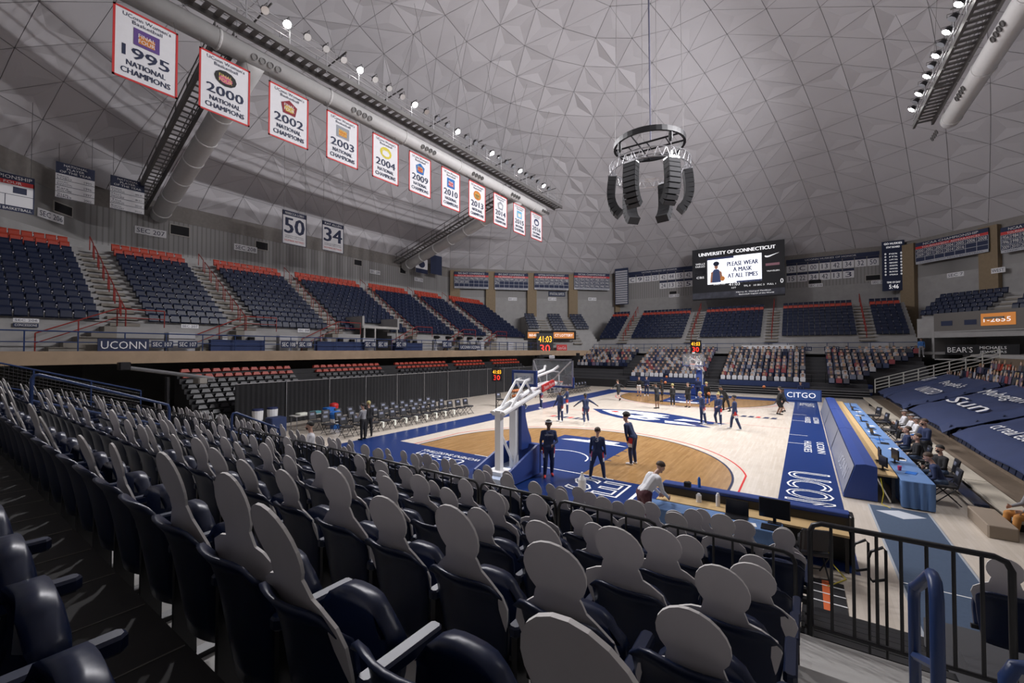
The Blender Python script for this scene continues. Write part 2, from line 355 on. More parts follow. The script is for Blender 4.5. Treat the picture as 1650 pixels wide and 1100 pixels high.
for t in tris:
    P = [gp(q, .45) for q in t]; shell.mesh(P, [(0, 1, 2)])
    Q = [gp(q) for q in t]; c = (Q[0]+Q[1]+Q[2])/3
    e = [(Q[i]-Q[(i+1) % 3]).length for i in range(3)]
    random_lift = random.uniform(-.06, .16)
    n = (Q[1]-Q[0]).cross(Q[2]-Q[0]).normalized(); n = n if n.z < 0 else -n
    ins = [q + (c-q).normalized()*.03 for q in Q]; top = c - n*random_lift     # each panel is a shallow pyramid dished up towards the outside
    u, v, kk = to_px(c); vis = kk > 1 and -60 < u < 1710 and -60 < v < 470
    panels.append((vis, (e[0]*e[1])/max(kk, 1)**2 if kk > 1 else 0, ins, top))
ceil = shell.build('ceiling', SEAM, label='geodesic dome ceiling of grey triangular panels', cat='ceiling', kind='structure')
panels.sort(key=lambda p: (0 if p[0] else 1, -float(p[1])))
rest = MB()
for i, (vis, sz, ins, top) in enumerate(panels):
    vs = ins+[top]; fs = [(0, 1, 3), (1, 2, 3), (2, 0, 3)]
    if i < 300 and vis: MB().mesh(vs, fs).build('dome_panel', PANEL, ceil)
    else: rest.mesh(vs, fs)
r_ = rest.build('dome_panel_field', PANEL, ceil); r_['kind'] = 'stuff'
# ------------------------------------------------------------------ upper seating tiers (concrete steps) and their seats
SEATS = MB()          # the small far seats: blue 0, red 1, pale arm plates 2
def mini_seat(c, d, back, w=.5, red=False, plate=True):
    """c floor point at seat centre, d along the row, back pointing up the slope"""
    M = Matrix(((d.x, back.x, 0, c.x), (d.y, back.y, 0, c.y), (0, 0, 1, c.z), (0, 0, 0, 1))); k = 1 if red else 0; SEATS.k = k
    h = w*.49
    vs = [(-h, .1, .35), (h, .1, .35), (h*.96, .2, .88), (-h*.96, .2, .88), (-h*.9, .02, .42), (h*.9, .02, .42), (h*.85, .1, .76), (-h*.85, .1, .76)]
    vs = [M @ Vector(p) for p in vs]
    SEATS.mesh(vs, [(0, 1, 2, 3), (3, 2, 1, 0), (4, 5, 6, 7), (7, 6, 2, 3), (0, 1, 5, 4), (1, 2, 6, 5), (3, 0, 4, 7)])
    if plate: SEATS.k = 2; SEATS.mesh([M @ Vector(p) for p in ((h-.01, -.02, .62), (h+.03, -.02, .62), (h+.03, -.02, .68), (h-.01, -.02, .68))], [(0, 1, 2, 3)])
def tier(nm, A, B, z0, rows, run, rise, aisles, redrows=(), end=.6, lab='', skip=None, hole=None, aw=1.3):
    """A->B lower front edge; uphill is to the left of A->B"""
    A = Vector((*A, 0)); B = Vector((*B, 0)); L = (B-A).length; d = (B-A)/L; up = Vector((-d.y, d.x, 0)); m = MB()
    M = Matrix(((d.x, up.x, 0, A.x), (d.y, up.y, 0, A.y), (0, 0, 1, 0), (0, 0, 0, 1)))
    for r in range(rows):
        m.k = 0; zr = z0+r*rise
        if hole and r < 6:      # a doorway runs in under the seats
            m.box(0, hole[0], r*run, (r+1)*run+.02, max(0, z0-1.9), zr, M); m.box(hole[1], L, r*run, (r+1)*run+.02, max(0, z0-1.9), zr, M)
            if zr > hole[2]+.1: m.box(hole[0], hole[1], r*run, (r+1)*run+.02, hole[2], zr, M)
        else: m.box(0, L, r*run, (r+1)*run+.02, max(0, z0-1.9), zr, M)
        m.k = 1
        for a in aisles:
            m.box(a-aw/2, a+aw/2, r*run-run*.5, r*run+run*.5, z0+r*rise-rise*.9, z0+r*rise-rise*.5+.002, M)
            m.box(a-aw/2, a+aw/2, r*run, r*run+run+.01, z0+r*rise-.05, z0+r*rise+.004, M)
    m.k = 0; m.box(0, L, rows*run, rows*run+6, z0+(rows-1)*rise-2, z0+rows*rise-.05, M)
    o = m.build(nm, [CONC, CONCD], label=lab, cat='seating tier', kind='structure')
    for r in range(rows):
        x = .3
        while x < L-.3:
            if all(abs(x-a) > aw/2+.27 for a in aisles) and not (skip and skip(r, x)):
                c = A + d*x + up*(r*run+run*.42); c.z = z0+r*rise
                mini_seat(c, d, up, red=r in redrows, plate=(int(x/.52)+r) % 2 == 0)
            x += .52
    return o
def la(u, v): return onx(u, v, -23.2).y
LA = [la(205, 523), la(400, 521), la(545, 526), la(668, 535), la(742, 540), la(795, 543)]
print('left aisles', [round(a, 2) for a in LA])
PY0 = onx(585, 556, -22.5).y
# left side: front edge runs towards -y so that uphill is -x
tier('floor_tier_left', (-23.2, -25.4), (-23.2, 21.5), 5.65, 14, .62, .405, [a+25.4 for a in LA], (12, 13), lab='upper concrete seating tier along the left wall', hole=(PY0+25.4, PY0+29.0, 6.2), skip=lambda r, x: r < 2 and PY0+25.2 < x < PY0+29.2)
t2 = tier('floor_tier_far_left', (-23.0, 22.6), (-16.2, 29.6), 5.5, 10, .6, .40, [2.6, 6.6], (), lab='upper corner seating tier under four championship boards', skip=lambda r, x: r < 4 and (abs(x-1.0) < 1.3 or abs(x-8.4) < 1.5))
FA = [ony(u, 541, 29.6).x for u in (1003, 1113, 1243, 1397)]
print('far aisles', [round(a, 2) for a in FA])
tier('floor_tier_far', (-16.2, 29.6), (17.6, 29.6), 5.6, 11, .56, .375, [a+16.2 for a in FA], (9, ), lab='upper concrete seating tier below the video board')
tier('floor_tier_far_right', (17.6, 29.6), (33, 14.4), 7.4, 5, .62, .42, [6.0], (), lab='upper corner seating tier above the ribbon board')
FSEAT = NAVY
so = SEATS.build('stadium_seats', [FSEAT, REDP, mat('pale_plate', (.55, .55, .6), .5)], label='rows of small blue and red folding seats in upper tiers', cat='seats', kind='stuff')
# concourse slabs and back walls below the upper tiers
struct('floor_concourse_left', MB().box(-37, -21.4, -38, 22, 3.95, 4.2), CONC, 'concourse slab along the left side')
m = MB().box(-21.5, -21.25, -38, 22.0, 3.62, 4.28); m.build('trim_beam_left', BEAM, label='long tan timber-faced beam edging the left concourse', cat='beam', kind='structure')
m = MB(); f45 = FR((-21.4, 22, 0), (.698, .716, 0), (0, 0, 1)); m.box(0, 7.2, 3.55, 4.25, -.1, .15, f45.M()); m.build('trim_beam_corner', BEAM, label='tan beam edging the corner concourse', cat='beam', kind='structure')
m = MB().box(-17.5, 24, 28.6, 37, 3.9, 4.15); struct('floor_concourse_far', m, CONC, 'concourse slab behind the far lower seats')
m = MB().box(20.6, 36, -20, 29, 3.7, 3.95); struct('floor_concourse_right', m, CONC, 'concourse slab behind the right stand')
m = MB().mesh([(-22, 21.5, 3.95), (-17, 28.6, 3.95), (-17, 37, 3.95), (-36, 21.5, 3.95)], [(0, 1, 2, 3)]); struct('floor_concourse_corner', m, CONC, 'concourse slab in the far corner')
m = MB().box(-21.4, -21.0, 21, 24, 0, 3.6); m.box(-19.5, -17.4, 25.5, 26.2, 0, 3.9); struct('wall_corner_dark', m, BLKM, 'dark wall below the corner concourse')
# ================================================================== LOWER STANDS
CONCL = mat('pale_concrete', (.42, .41, .39), .8, var=.15, vscale=3)
# ---- far lower stand behind the far basket
FS_Y, FS_Z, FS_RUN, FS_RISE, FS_N = 21.0, .85, .9, .34, 9
FSEC = [(-16.8, -9.9), (-8.5, -.4), (1.0, 8.7), (10.1, 17.5)]
m = MB()
for r in range(FS_N):
    m.k = 0; m.box(-17.2, 17.6 if r > 4 else 13.0, FS_Y-.35+r*FS_RUN, FS_Y-.35+(r+1)*FS_RUN, 0, FS_Z+r*FS_RISE)
m.k = 1
for r in range(4): m.box(-8.6, 13, FS_Y-.65-.28*r, FS_Y-.37-.28*r, 0, FS_Z-.2*(r+1))
for r in range(4): m.k = 2; m.box(-8.6, 13, FS_Y-.93-.28*r+.25, FS_Y-.90-.28*r+.25, FS_Z-.2*(r+1)-.03, FS_Z-.2*(r+1)+.01)
struct('floor_stand_far', m, [mat('stand_dark', (.05, .05, .055), .8), BLKM, GREYM], 'dark stepped far stand with bench fronts')
SF = MB(); CF = MB(); cols = []
def mini_cut(mb, c, d, back, hue=None, h=.42):
    """small printed spectator card: c = floor point"""
    sk = random.choice([(.55, .36, .26), (.45, .28, .2), (.6, .42, .33), (.25, .15, .1)]); hr = random.choice([(.05, .03, .02), (.18, .1, .05), (.4, .3, .15), (.3, .3, .3)])
    sh = hue or random.choice([(.4, .4, .43), (.03, .04, .09), (.04, .055, .12), (.2, .2, .22), (.06, .06, .07), (.28, .06, .07), (.03, .035, .07), (.45, .45, .47), (.15, .17, .24), (.05, .055, .06), (.1, .1, .12), (.14, .1, .16)])
    lean = random.uniform(.04, .1); s = random.uniform(.9, 1.1)
    def P(x, z, o=0): return c + d*(x*s) + Vector((0, 0, z)) + back*(.05+(z-.5)*lean*2-o)
    def plate(pts, col):
        n = len(pts); mb.mesh([P(x, z, .02) for x, z in pts]+[P(x, z) for x, z in pts], [tuple(range(n)), tuple(range(2*n-1, n-1, -1))]+[(i, n+i, n+(i+1) % n, (i+1) % n) for i in range(n)]); cols.extend([col]*(n+2))
    plate([(-.2, .45), (.2, .45), (.22, .8), (.12, .9), (-.12, .9), (-.22, .8)], sh)
    plate([(-.06, .88), (.06, .88), (.11, 1.0), (.1, 1.1), (-.1, 1.1), (-.11, 1.0)], sk)
    plate([(-.11, 1.06), (.11, 1.06), (.1, 1.15), (.04, 1.19), (-.04, 1.19), (-.1, 1.15)], hr)
X1 = Vector((1, 0, 0)); Y1 = Vector((0, 1, 0))
SEATS2 = SEATS; SEATS = MB()
for si, (a, b) in enumerate(FSEC):
    for r in range(FS_N):
        if si == 0 and r < 3: continue
        x = a+.28
        while x < b:
            if not (si == 3 and x > 11.8+r*.75):
                c = Vector((x, FS_Y+r*FS_RUN, FS_Z+r*FS_RISE)); mini_seat(c, X1, Y1, plate=False)
                if r == 0 and si in (1, 2) and random.random() < .8: mini_cut(CF, c, X1, Y1, (.62, .63, .66))
                elif random.random() < .93: mini_cut(CF, c, X1, Y1)
            x += .53
# front panels of the first row
m = MB()
for (a, b) in FSEC[1:3]: m.box(a, b, FS_Y-.37, FS_Y-.33, FS_Z-.1, FS_Z+.42)
m.build('stand_front_panel', NAVY2, label='low navy padded panel before first row of far stand', cat='panel', group='navy padded panels')
# ---- right stand
RS_X, RS_Z, RS_RUN, RS_RISE, RS_N = 13.4, .12, .8, .29, 9
m = MB()
for r in range(RS_N): m.k = 0; m.box(RS_X-.3+r*RS_RUN, RS_X-.3+(r+1)*RS_RUN, -13, 19.6, -.02, RS_Z+r*RS_RISE)
m.box(RS_X-.3+RS_N*RS_RUN, 24, -13, 19.6, -.02, 3.7)
struct('floor_stand_right', m, [mat('brown_deck', (.16, .12, .085), .8, var=.2)], 'stepped right stand deck')
for r in range(RS_N):
    y = -9.5
    while y < 19.2:
        if not any(abs(y-q) < .7 for q in (-1.9, 7.0, 14.9)):
            c = Vector((RS_X+.1+r*RS_RUN, y, RS_Z+r*RS_RISE)); mini_seat(c, Y1*-1, X1, plate=False, red=r >= 8)
            if r >= 5 and random.random() < .85: mini_cut(CF, c, Y1*-1, X1)
        y += .53
# left retractable bleachers: closed rows, two orange rows at the top
LBZ = [3.42, 3.12, 2.84, 2.58, 2.32, 2.06, 1.8, 1.54, 1.28, 1.02]; m = MB()
for r, zz in enumerate(LBZ): m.box(-21.3+r*.36, -21.3+(r+1)*.36+.02, -19, 16, -.02, zz-.42)
struct('floor_bleachers_left', m, mat('bleacher_black', (.02, .02, .022), .6, var=.3), 'dark retracted bleacher decks under the left concourse')
for r, zz in enumerate(LBZ):
    y = -18.6
    while y < 15.6:
        if all(abs(y-q) > .75 for q in (-11.6, -4.2, 3.4, 9.6)):
            SEATS.k = 1 if r < 2 else 3; x0 = -21.15+r*.36
            vs = [(x0, y-.22, zz-.4), (x0+.2, y-.22, zz-.36), (x0+.2, y+.22, zz-.36), (x0, y+.22, zz-.4), (x0-.02, y-.2, zz-.2), (x0+.13, y-.15, zz-.18), (x0+.13, y+.15, zz-.18), (x0-.02, y+.2, zz-.2)]
            SEATS.mesh(vs, [(0, 1, 5, 4), (1, 2, 6, 5), (2, 3, 7, 6), (3, 0, 4, 7), (4, 5, 6, 7)])
        y += .53
SEATS.build('lower_stand_seats', [FSEAT, REDP, GREYM, mat('seat_black', (.018, .018, .022), .4)], label='rows of small seats in the far, right and left lower stands', cat='seats', kind='stuff')
me = CF.data('spectator_cards', mat('card_print', (.5, .5, .5), .65, attr='Print'))
at = me.color_attributes.new('Print', 'FLOAT_COLOR', 'CORNER'); buf = []
for p, c in zip(me.polygons, cols): buf += [*c, 1]*p.loop_total
at.data.foreach_set('color', buf)
link('spectator_cards', me, label='crowd of small printed spectator cut-outs in far and right stands', cat='cut-outs', kind='stuff')
# ---- near stand under the camera
Y0 = float(CAM[1]); AX0, AX1 = 8.30, 9.62; ROWP = .81
def tz(k): return 3.0-.275*k
def edge(k): return Y0+.776+ROWP*k
m = MB(); LX = -13.0
for k in range(1, 6): m.box(LX, AX0+.0, edge(k-1), edge(k) if k < 5 else Y0+4.98, -.02, tz(k))
for k in range(1, 6): m.box(AX1, 14.5, edge(k-1), edge(k) if k < 5 else Y0+4.98, -.02, tz(k))
for k in range(1, 6):
    m.box(AX0, AX1, edge(k-1), edge(k) if k < 5 else Y0+4.98, -.02, tz(k)); m.box(AX0+.02, AX1-.02, edge(k-1)-.02, edge(k-1)+.4, tz(k), tz(k)+.137)
struct('floor_near_stand', m, CONCL, 'pale concrete steps of the near stand')
m = MB().box(LX, AX1, Y0-6, edge(0), -.02, tz(0)); deck = struct('floor_top_deck', m, mat('black_deck', (.02, .019, .018), .75, var=.3, vscale=6), 'black deck behind the uppermost near row')
jm = MB().box(-.004, .004, Y0-.2, edge(0)-.01, tz(0)+.001, tz(0)+.004).data('deck_joint', mat('joint', (.16, .15, .13), .7))
for k in range(30): link('deck_joint', jm, deck, (7.6-k*.55, 0, 0))
FD = [(5.75, 1.16), (6.55, .90), (7.35, .64)]
m = MB(); e0 = Y0+4.98
for i, (d, zz) in enumerate(FD):
    y1 = Y0+FD[i+1][0]-.06 if i < 2 else Y0+8.15
    m.box(LX, AX0-.1, e0, y1, -.02, zz); m.box(AX1+.0, 13.2, e0, y1, -.02, zz); e0 = y1
struct('floor_front_platform', m, mat('platform_dark', (.06, .06, .065), .7), 'dark retractable platform of the front rows')
st = thing('aisle_steps', 'pale aluminium steps with black nosings below the black gate', 'steps', (0, 0, 0))
for i in range(9):
    y = Y0+5.0+i*.40; zz = 1.2-i*.135
    MB().box(AX0-.08, AX1+.18, y, y+.42, max(zz-.5, 0), zz).build('tread', CONCL, st); MB().box(AX0-.08, AX1+.18, y+.30, y+.425, zz-.01, zz+.012).build('nosing', BLACK, st)
# ---- stadium seat prototype: seat back shell seen from behind, folded pan, armrest with post
def grid_shell(fn, nu, nv, th):
    mb = MB(); A = []; B = []
    for j in range(nv+1):
        for i in range(nu+1):
            p, n = fn(i/nu*2-1, j/nv); A.append(p); B.append(p+n*th)
    W = nu+1; fa = [(j*W+i, j*W+i+1, (j+1)*W+i+1, (j+1)*W+i) for j in range(nv) for i in range(nu)]; o = len(A)
    rim = [i for i in range(W)]+[j*W+nu for j in range(1, nv+1)]+[nv*W+i for i in range(nu-1, -1, -1)]+[j*W for j in range(nv-1, 0, -1)]
    fs = fa[:]; fs = [f[::-1] for f in fs]+[tuple(q+o for q in f) for f in fa]+[(rim[i], rim[(i+1) % len(rim)], o+rim[(i+1) % len(rim)], o+rim[i]) for i in range(len(rim))]
    return mb.mesh(A+B, fs)
def fback(u, t):
    z = .28+.57*t; w = .225*(1-.25*(1-t)**2); cor = (abs(u)**5)*.07*(t**6); zz = z-cor
    y = -.075*(1-u*u)*(.5+.5*t) - .06*t + .05*(t**8)*(-1)
    return Vector((u*w, y, zz)), Vector((0, 1, 0))
def fpan(u, t):
    z = .38+.36*t; w = .205*(1-.15*t**3); cor = (abs(u)**4)*.09*(t**5); y = .045+.05*math.sin(t*math.pi)+.02*(1-u*u)+.04*t
    return Vector((u*w, y, z-cor)), Vector((0, 1, 0))
ME_BACK = grid_shell(fback, 10, 8, .022).data('backrest', NAVY, True)
ME_PAN = grid_shell(fpan, 8, 6, .075).data('seat_pan', NAVY, True)
ME_ARM = MB().rbox(.222, .282, -.05, .29, .585, .635, .018).rbox(.238, .266, .0, .05, .50, .60, .01).data('armrest', NAVY)
ME_LEG = MB().box(.236, .268, -.03, .07, .0, .60).box(.215, .289, -.06, .16, -.005, .03).box(.20, .24, .02, .10, .36, .42).box(-.24, .24, .03, .06, .37, .41).data('leg', BLACK)
ME_PLATE = MB().box(.236, .268, .291, .296, .592, .628).data('row_plate', mat('pale_plate', (.55, .55, .6), .5))
seat_proto = [None]
def seat(x, y, z, label, group):
    if seat_proto[0] is None:
        o = thing('stadium_seat', label, 'seat', (x, y, z), 0, group)
        for n, me in (('backrest', ME_BACK), ('seat_pan', ME_PAN), ('armrest', ME_ARM), ('leg', ME_LEG)): c = link(n, me, o)
        seat_proto[0] = o; return o
    o = copy_tree(seat_proto[0]); o.location = (x, y, z); o['label'] = label; o['group'] = group; return o
# ---- spectator cut-out: card seen from behind, pale edge
def cut_poly(hw, hh, sw, drop, bump=0):
    zs = .89                         # height of neck above tread
    R_ = [(.19, .58), (.215, .66), (sw, zs-drop-.06), (sw*.93, zs-drop), (sw*.66, zs-drop*.42), (hw*.86, zs-.015), (hw*.76, zs+.03)]
    hd = [(hw*math.cos(a)*(1+bump*math.sin(a)), zs+hh*.52+hh*.52*math.sin(a)) for a in np.linspace(-.75, math.pi/2, 9)]
    R_ = R_+hd; return R_+[(-x, y) for x, y in R_[::-1][1:]]
CUTS = []
for i, (hw, hh, sw, dr, bp) in enumerate(((.13, .25, .235, .09, 0), (.14, .255, .24, .07, .04), (.12, .24, .225, .10, -.05), (.135, .27, .23, .11, .06), (.125, .26, .24, .06, 0))):
    mb = MB(); mb.prism(cut_poly(hw, hh, sw, dr, bp), (0, 0, 0), (1, 0, 0), (0, 0, 1), .010, 1); CUTS.append(mb.data('spectator_cutout', [CARD, CARDE]))
def cutout(x, y, z, label, group, var, tilt, turn, sc=1.0):
    o = link('spectator_cutout', CUTS[var % 5], None, (x, y+.045, z+.0), 0, label, 'cut-out', group)
    o.rotation_euler = (tilt, 0, turn); o.scale = (sc, 1, sc)
    # lean about the seat level
    o.location.y = y+.03+.45*math.sin(tilt)
    return o
SEATX = [8.29-.32-.52*i for i in range(42)]
def gap(x): return abs(x+4.2) < .62 or x < LX+.3
ROWNAME = ['highest', 'second', 'third', 'fourth', 'fifth']
for x in SEATX[2:6]:
    seat(x+.05, Y0+.09, tz(0)-.07, 'navy folding stadium seat on the black top deck', 'seats on the top deck')
HAVE = {1: lambda i: i != 1, 2: lambda i: True, 3: lambda i: i not in (4,), 4: lambda i: i not in (3, 9), 5: lambda i: i not in (2,)}
ORDN = ['first', 'second', 'third', 'fourth', 'fifth']
def which(x): return 'before the middle aisle' if x > -4.2 else 'beyond the middle aisle'
for k in range(1, 6):
    for i, x in enumerate(SEATX):
        if gap(x): continue
        y = Y0+.80+ROWP*(k-1)+.05; has = HAVE[k](i) and (i < 5 or random.random() < .82); w_ = which(x)
        st_ = 'navy folding seat beside the gate aisle' if i == 0 else ('navy folding seat holding a cut-out, %s' % w_ if has else 'empty navy folding seat, %s' % w_)
        seat(x, y, tz(k), '%s, %s row below the black deck' % (st_, ORDN[k-1]), 'seats of the %s row below the deck' % ORDN[k-1])
        if has:
            vr = random.randrange(5)
            cutout(x+random.uniform(-.03, .03), y, tz(k), 'grey-backed %s cut-out %s, %s row below the black deck' % (['round-headed', 'broad', 'small-headed', 'tall-headed', 'square-shouldered'][vr], w_, ORDN[k-1]), 'cut-outs of the %s row below the deck' % ORDN[k-1], vr, random.uniform(.2, .34), random.uniform(-.08, .08), random.uniform(.95, 1.06))
ns = len([o for o in COL.objects if o.name.startswith('stadium_seat') and o.data is None])
print('near seats', ns)
for k, (d, zz) in enumerate(FD):
    xs = [8.05-.54*i for i in range(39)]
    for i, x in enumerate(xs):
        if gap(x): continue
        ns += 1
        if ns < 300: seat(x, Y0+d, zz, 'navy folding stadium seat on the dark platform beyond the black rails, %s row' % ['rear', 'middle', 'front'][k], 'platform seats, %s row' % ['rear', 'middle', 'front'][k])
        if random.random() < .85: cutout(x+random.uniform(-.06, .06), Y0+d, zz, 'grey-backed spectator cut-out on the dark platform beyond the black rails, %s row' % ['rear', 'middle', 'front'][k], 'platform cut-outs, %s row' % ['rear', 'middle', 'front'][k], random.randrange(5), random.uniform(.12, .25), random.uniform(-.15, .15), random.uniform(.95, 1.08))
for x in (9.9, 10.42): 
    seat(x, Y0+6.2, 1.16, 'navy folding stadium seat beside the bottom of the aisle steps', 'seats right of the steps')
    cutout(x, Y0+6.2, 1.16, 'grey-backed spectator cut-out right of the aisle steps', 'cut-outs right of the steps', 0, .05, -.1)
# ---- rails
def rail_panel(name, x0, x1, y, z0, z1, nb, m, label, r=.022, group=None):
    o = thing(name, label, 'rail', (0, 0, 0), 0, group); q = .09
    MB().tube([(x0, y, z0), (x0, y, z1-q), (x0+q*.3, y, z1-q*.3), (x0+q, y, z1), (x1-q, y, z1), (x1-q*.3, y, z1-q*.3), (x1, y, z1-q), (x1, y, z0)], r, 8).build('frame', m, o, smooth=True)
    MB().tube([(x0, y, z0+.09), (x1, y, z0+.09)], r*.8, 6).build('bottom_bar', m, o)
    for i in range(nb):
        x = x0+(x1-x0)*(i+1)/(nb+1); MB().tube([(x, y, z0+.09), (x, y, z1)], r*.62, 6).build('baluster', m, o)
    return o
GY = Y0+5.0
rail_panel('aisle_gate', AX0+.02, AX1-.0, GY+.0, tz(5), 2.70, 7, BLACK, 'tall black metal gate across the aisle steps', .024)
x = 8.2; i = 0
while x > LX+1.3:
    if not gap(x-.6): rail_panel('guard_rail', x-1.27, x, GY-.02, tz(5)-.0, 2.37, 6, BLACK, 'low black guard rail panel before the platform rows', .02, 'black guard rail panels')
    x -= 1.32
def hoop(name, x, d0, d1, h, m, label, r=.024, mid=True, ks=None):
    o = thing(name, label, 'handrail', (0, 0, 0)); y0, y1 = Y0+d0, Y0+d1
    def g(d):
        k = max(0, min(5, math.floor((d-.776)/ROWP)+1)); return tz(k) if d < 4.98 else tz(5)-.19*((d-4.98)/.4)
    a, b = g(d0), g(d1)
    MB().tube([(x, y0, a), (x, y0, a+h-.1), (x, y0+.03, a+h-.03), (x, y0+.1, a+h-.02), (x, y1-.1, b+h+.02), (x, y1-.03, b+h-.01), (x, y1, b+h-.1), (x, y1, b)], r, 8).build('frame', m, o, smooth=True)
    if mid: MB().tube([(x, y0, a+h*.55), (x, y1, b+h*.55)], r*.8, 6).build('middle_bar', m, o)
    return o
hoop('aisle_handrail', 8.84, 3.05, 3.62, 1.0, RAILB, 'short dark blue pipe handrail standing in the aisle before the gate', .03)
o = hoop('aisle_handrail', -4.2, 1.5, 3.7, 1.15, RAILB, 'long blue pipe handrail running down the middle aisle', .03); hoop('aisle_handrail', -4.2, 5.05, 6.3, 1.1, RAILB, 'shorter blue pipe handrail at the foot of the middle aisle', .03)
# blue pipe railing at the right foreground
o = thing('side_railing', 'dark blue pipe railing at the head of the stand right of the aisle', 'rail')
px0 = 9.15
MB().tube([(px0, Y0+3.32, tz(4)), (px0, Y0+3.32, 2.64), (px0+.03, Y0+3.33, 2.7), (px0+.1, Y0+3.33, 2.72), (11.5, Y0+3.33, 2.72)], .035, 10).build('top_pipe', RAILB, o, smooth=True)
MB().tube([(px0, Y0+3.32, 2.05), (11.5, Y0+3.33, 2.05)], .028, 8).build('lower_pipe', RAILB, o, smooth=True)
for q in range(5): MB().tube([(px0+.13+q*.12, Y0+3.33, 2.05), (px0+.13+q*.12, Y0+3.33, 2.7)], .013, 6).build('baluster', RAILB, o)
# two grab hoops on posts beside the lower steps
for i, (u, v) in enumerate(((1388, 868), (1415, 880))):
    y = Y0+6.4-.5*i; p = ony(u, v, y); x = p.x; t = p.z
    o = thing('grab_handle', 'black grab handle post on the lower aisle steps', 'handle', group='grab handles by the steps')
    zb = .3+.2*i
    MB().tube([(x+.06, y, zb), (x+.06, y, t-.03), (x+.04, y, t), (x-.06, y+.0, t-.07), (x-.08, y, t-.14), (x-.08, y, t-.34), (x-.05, y, t-.38), (x+.06, y, t-.33)], .014, 8).build('hoop', BLACK, o, smooth=True)
    MB().box(x+.0, x+.12, y-.06, y+.06, max(zb-.55, 0), zb+.02).build('foot', BLACK, o)
# mesh-sided end rail of the near stand, far left
o = thing('end_railing', 'blue mesh-sided railing sloping down the left end of the near stand', 'rail')
A = Vector((LX, Y0+1.2, 4.15)); B = Vector((LX, Y0+5.4, 2.75)); MB().tube([A, B], .03, 8).build('top_pipe', RAILB, o); MB().tube([A-Vector((0, 0, .75)), B-Vector((0, 0, .75))], .025, 6).build('lower_pipe', RAILB, o)
mm = MB()
for i in range(45): p = A.lerp(B, i/44); mm.tube([p, p-Vector((0, 0, .75))], .006, 4)
for i in range(1, 7): mm.tube([A-Vector((0, 0, .11*i)), B-Vector((0, 0, .11*i))], .006, 4)
mm.build('wire_mesh', BLACK, o)
for i in range(4): p = A.lerp(B, i/3); MB().tube([p, p-Vector((0, 0, 1.2))], .025, 6).build('post', RAILB, o)
# ================================================================== ROOF RIGGING
DUCT = mat('duct_white', (.62, .61, .6), .5, var=.06)
TRUSS = mat('catwalk_grey', (.16, .155, .15), .5, metal=.4)
def roof_z(x, y):
    phi = math.atan2(y, x); rr = oct_r(phi); r = math.hypot(x, y); lo, hi = 0., 1.
    for _ in range(30):
        t = (lo+hi)/2; R2 = (41.5*(1-t**3)+rr*t**3)*math.sin(TH*t)/math.sin(TH)
        if R2 < r: lo = t
        else: hi = t
    return ZW+(AP-ZW)*(math.cos(TH*lo)-math.cos(TH))/(1-math.cos(TH))
def main_duct(s, y0, y1, x, z, lab):
    o = thing('air_duct', lab, 'duct')
    MB().tube([(x, y0, z), (x, y1, z), (x, y1+.35, z)], [.52, .52, .40], 16).build('pipe', DUCT, o, smooth=True)
    for y in np.arange(y0+2, y1, 6.2):
        MB().lathe([(.55, -.06), (.57, 0), (.55, .06)], n=16).build('band', DUCT, o, (x, y, z)).rotation_euler = (math.pi/2, 0, 0)
        for k in range(4):
            g = MB().lathe([(.17, 0), (.17, .06), (.13, .06), (.12, .02)], n=10).build('nozzle', TRUSS, o); g.location = (x-s*.48, y+1.6+k*.42, z-.22); g.rotation_euler = (0, s*-math.radians(115), 0)
    return o
main_duct(-1, -27, 14.5, -16.7, 20.55, 'long white round air duct above the row of title banners')
main_duct(1, -20, 13.6, 16.9, 20.4, 'white round air duct on the right side of the dome')
def branch(y0, y1, lab):
    o = thing('branch_duct', lab, 'duct'); A = Vector((-16.7, y0, 20.4)); B = Vector((-36.6, y1, 15.7)); n = 9
    MB().tube([A+(B-A)*t for t in np.linspace(0, 1, n)], .62, 16).build('pipe', DUCT, o, smooth=True)
    for t in np.linspace(.12, .95, 7): 
        p = A.lerp(B, t); d = (B-A).normalized()*.05; MB().tube([p-d, p+d], .66, 16).build('seam_ring', WHITE, o)
    w = thing('sloping_catwalk', lab.replace('white round duct', 'dark catwalk beside the duct'), 'catwalk'); off = Vector((0, -1.35, .35)); S = Vector((0, .45, 0))
    MB().tube([A+off-S, B+off-S], .12, 4).tube([A+off+S, B+off+S], .12, 4).build('stringer', TRUSS, w)
    m = MB()
    for t in np.linspace(0, 1, 40): p = A.lerp(B, t)+off; m.tube([p-S, p+S], .06, 4)
    m.build('deck', TRUSS, w)
    for sgn in (-1, 1):
        for h in (.5, 1.0): MB().tube([A+off+S*sgn+Vector((0, 0, h)), B+off+S*sgn+Vector((0, 0, h))], .035, 5).build('hand_rail', TRUSS, w)
        for t in np.linspace(.02, .98, 9): p = A.lerp(B, t)+off+S*sgn; MB().tube([p, p+Vector((0, 0, 1.05))], .04, 5).build('post', TRUSS, w)
branch(-17.0, -15.6, 'white round duct sloping down to the wall beside the player boards')
branch(9.5, 11.3, 'white round duct sloping down to the wall near the corner boards')
V3 = Vector
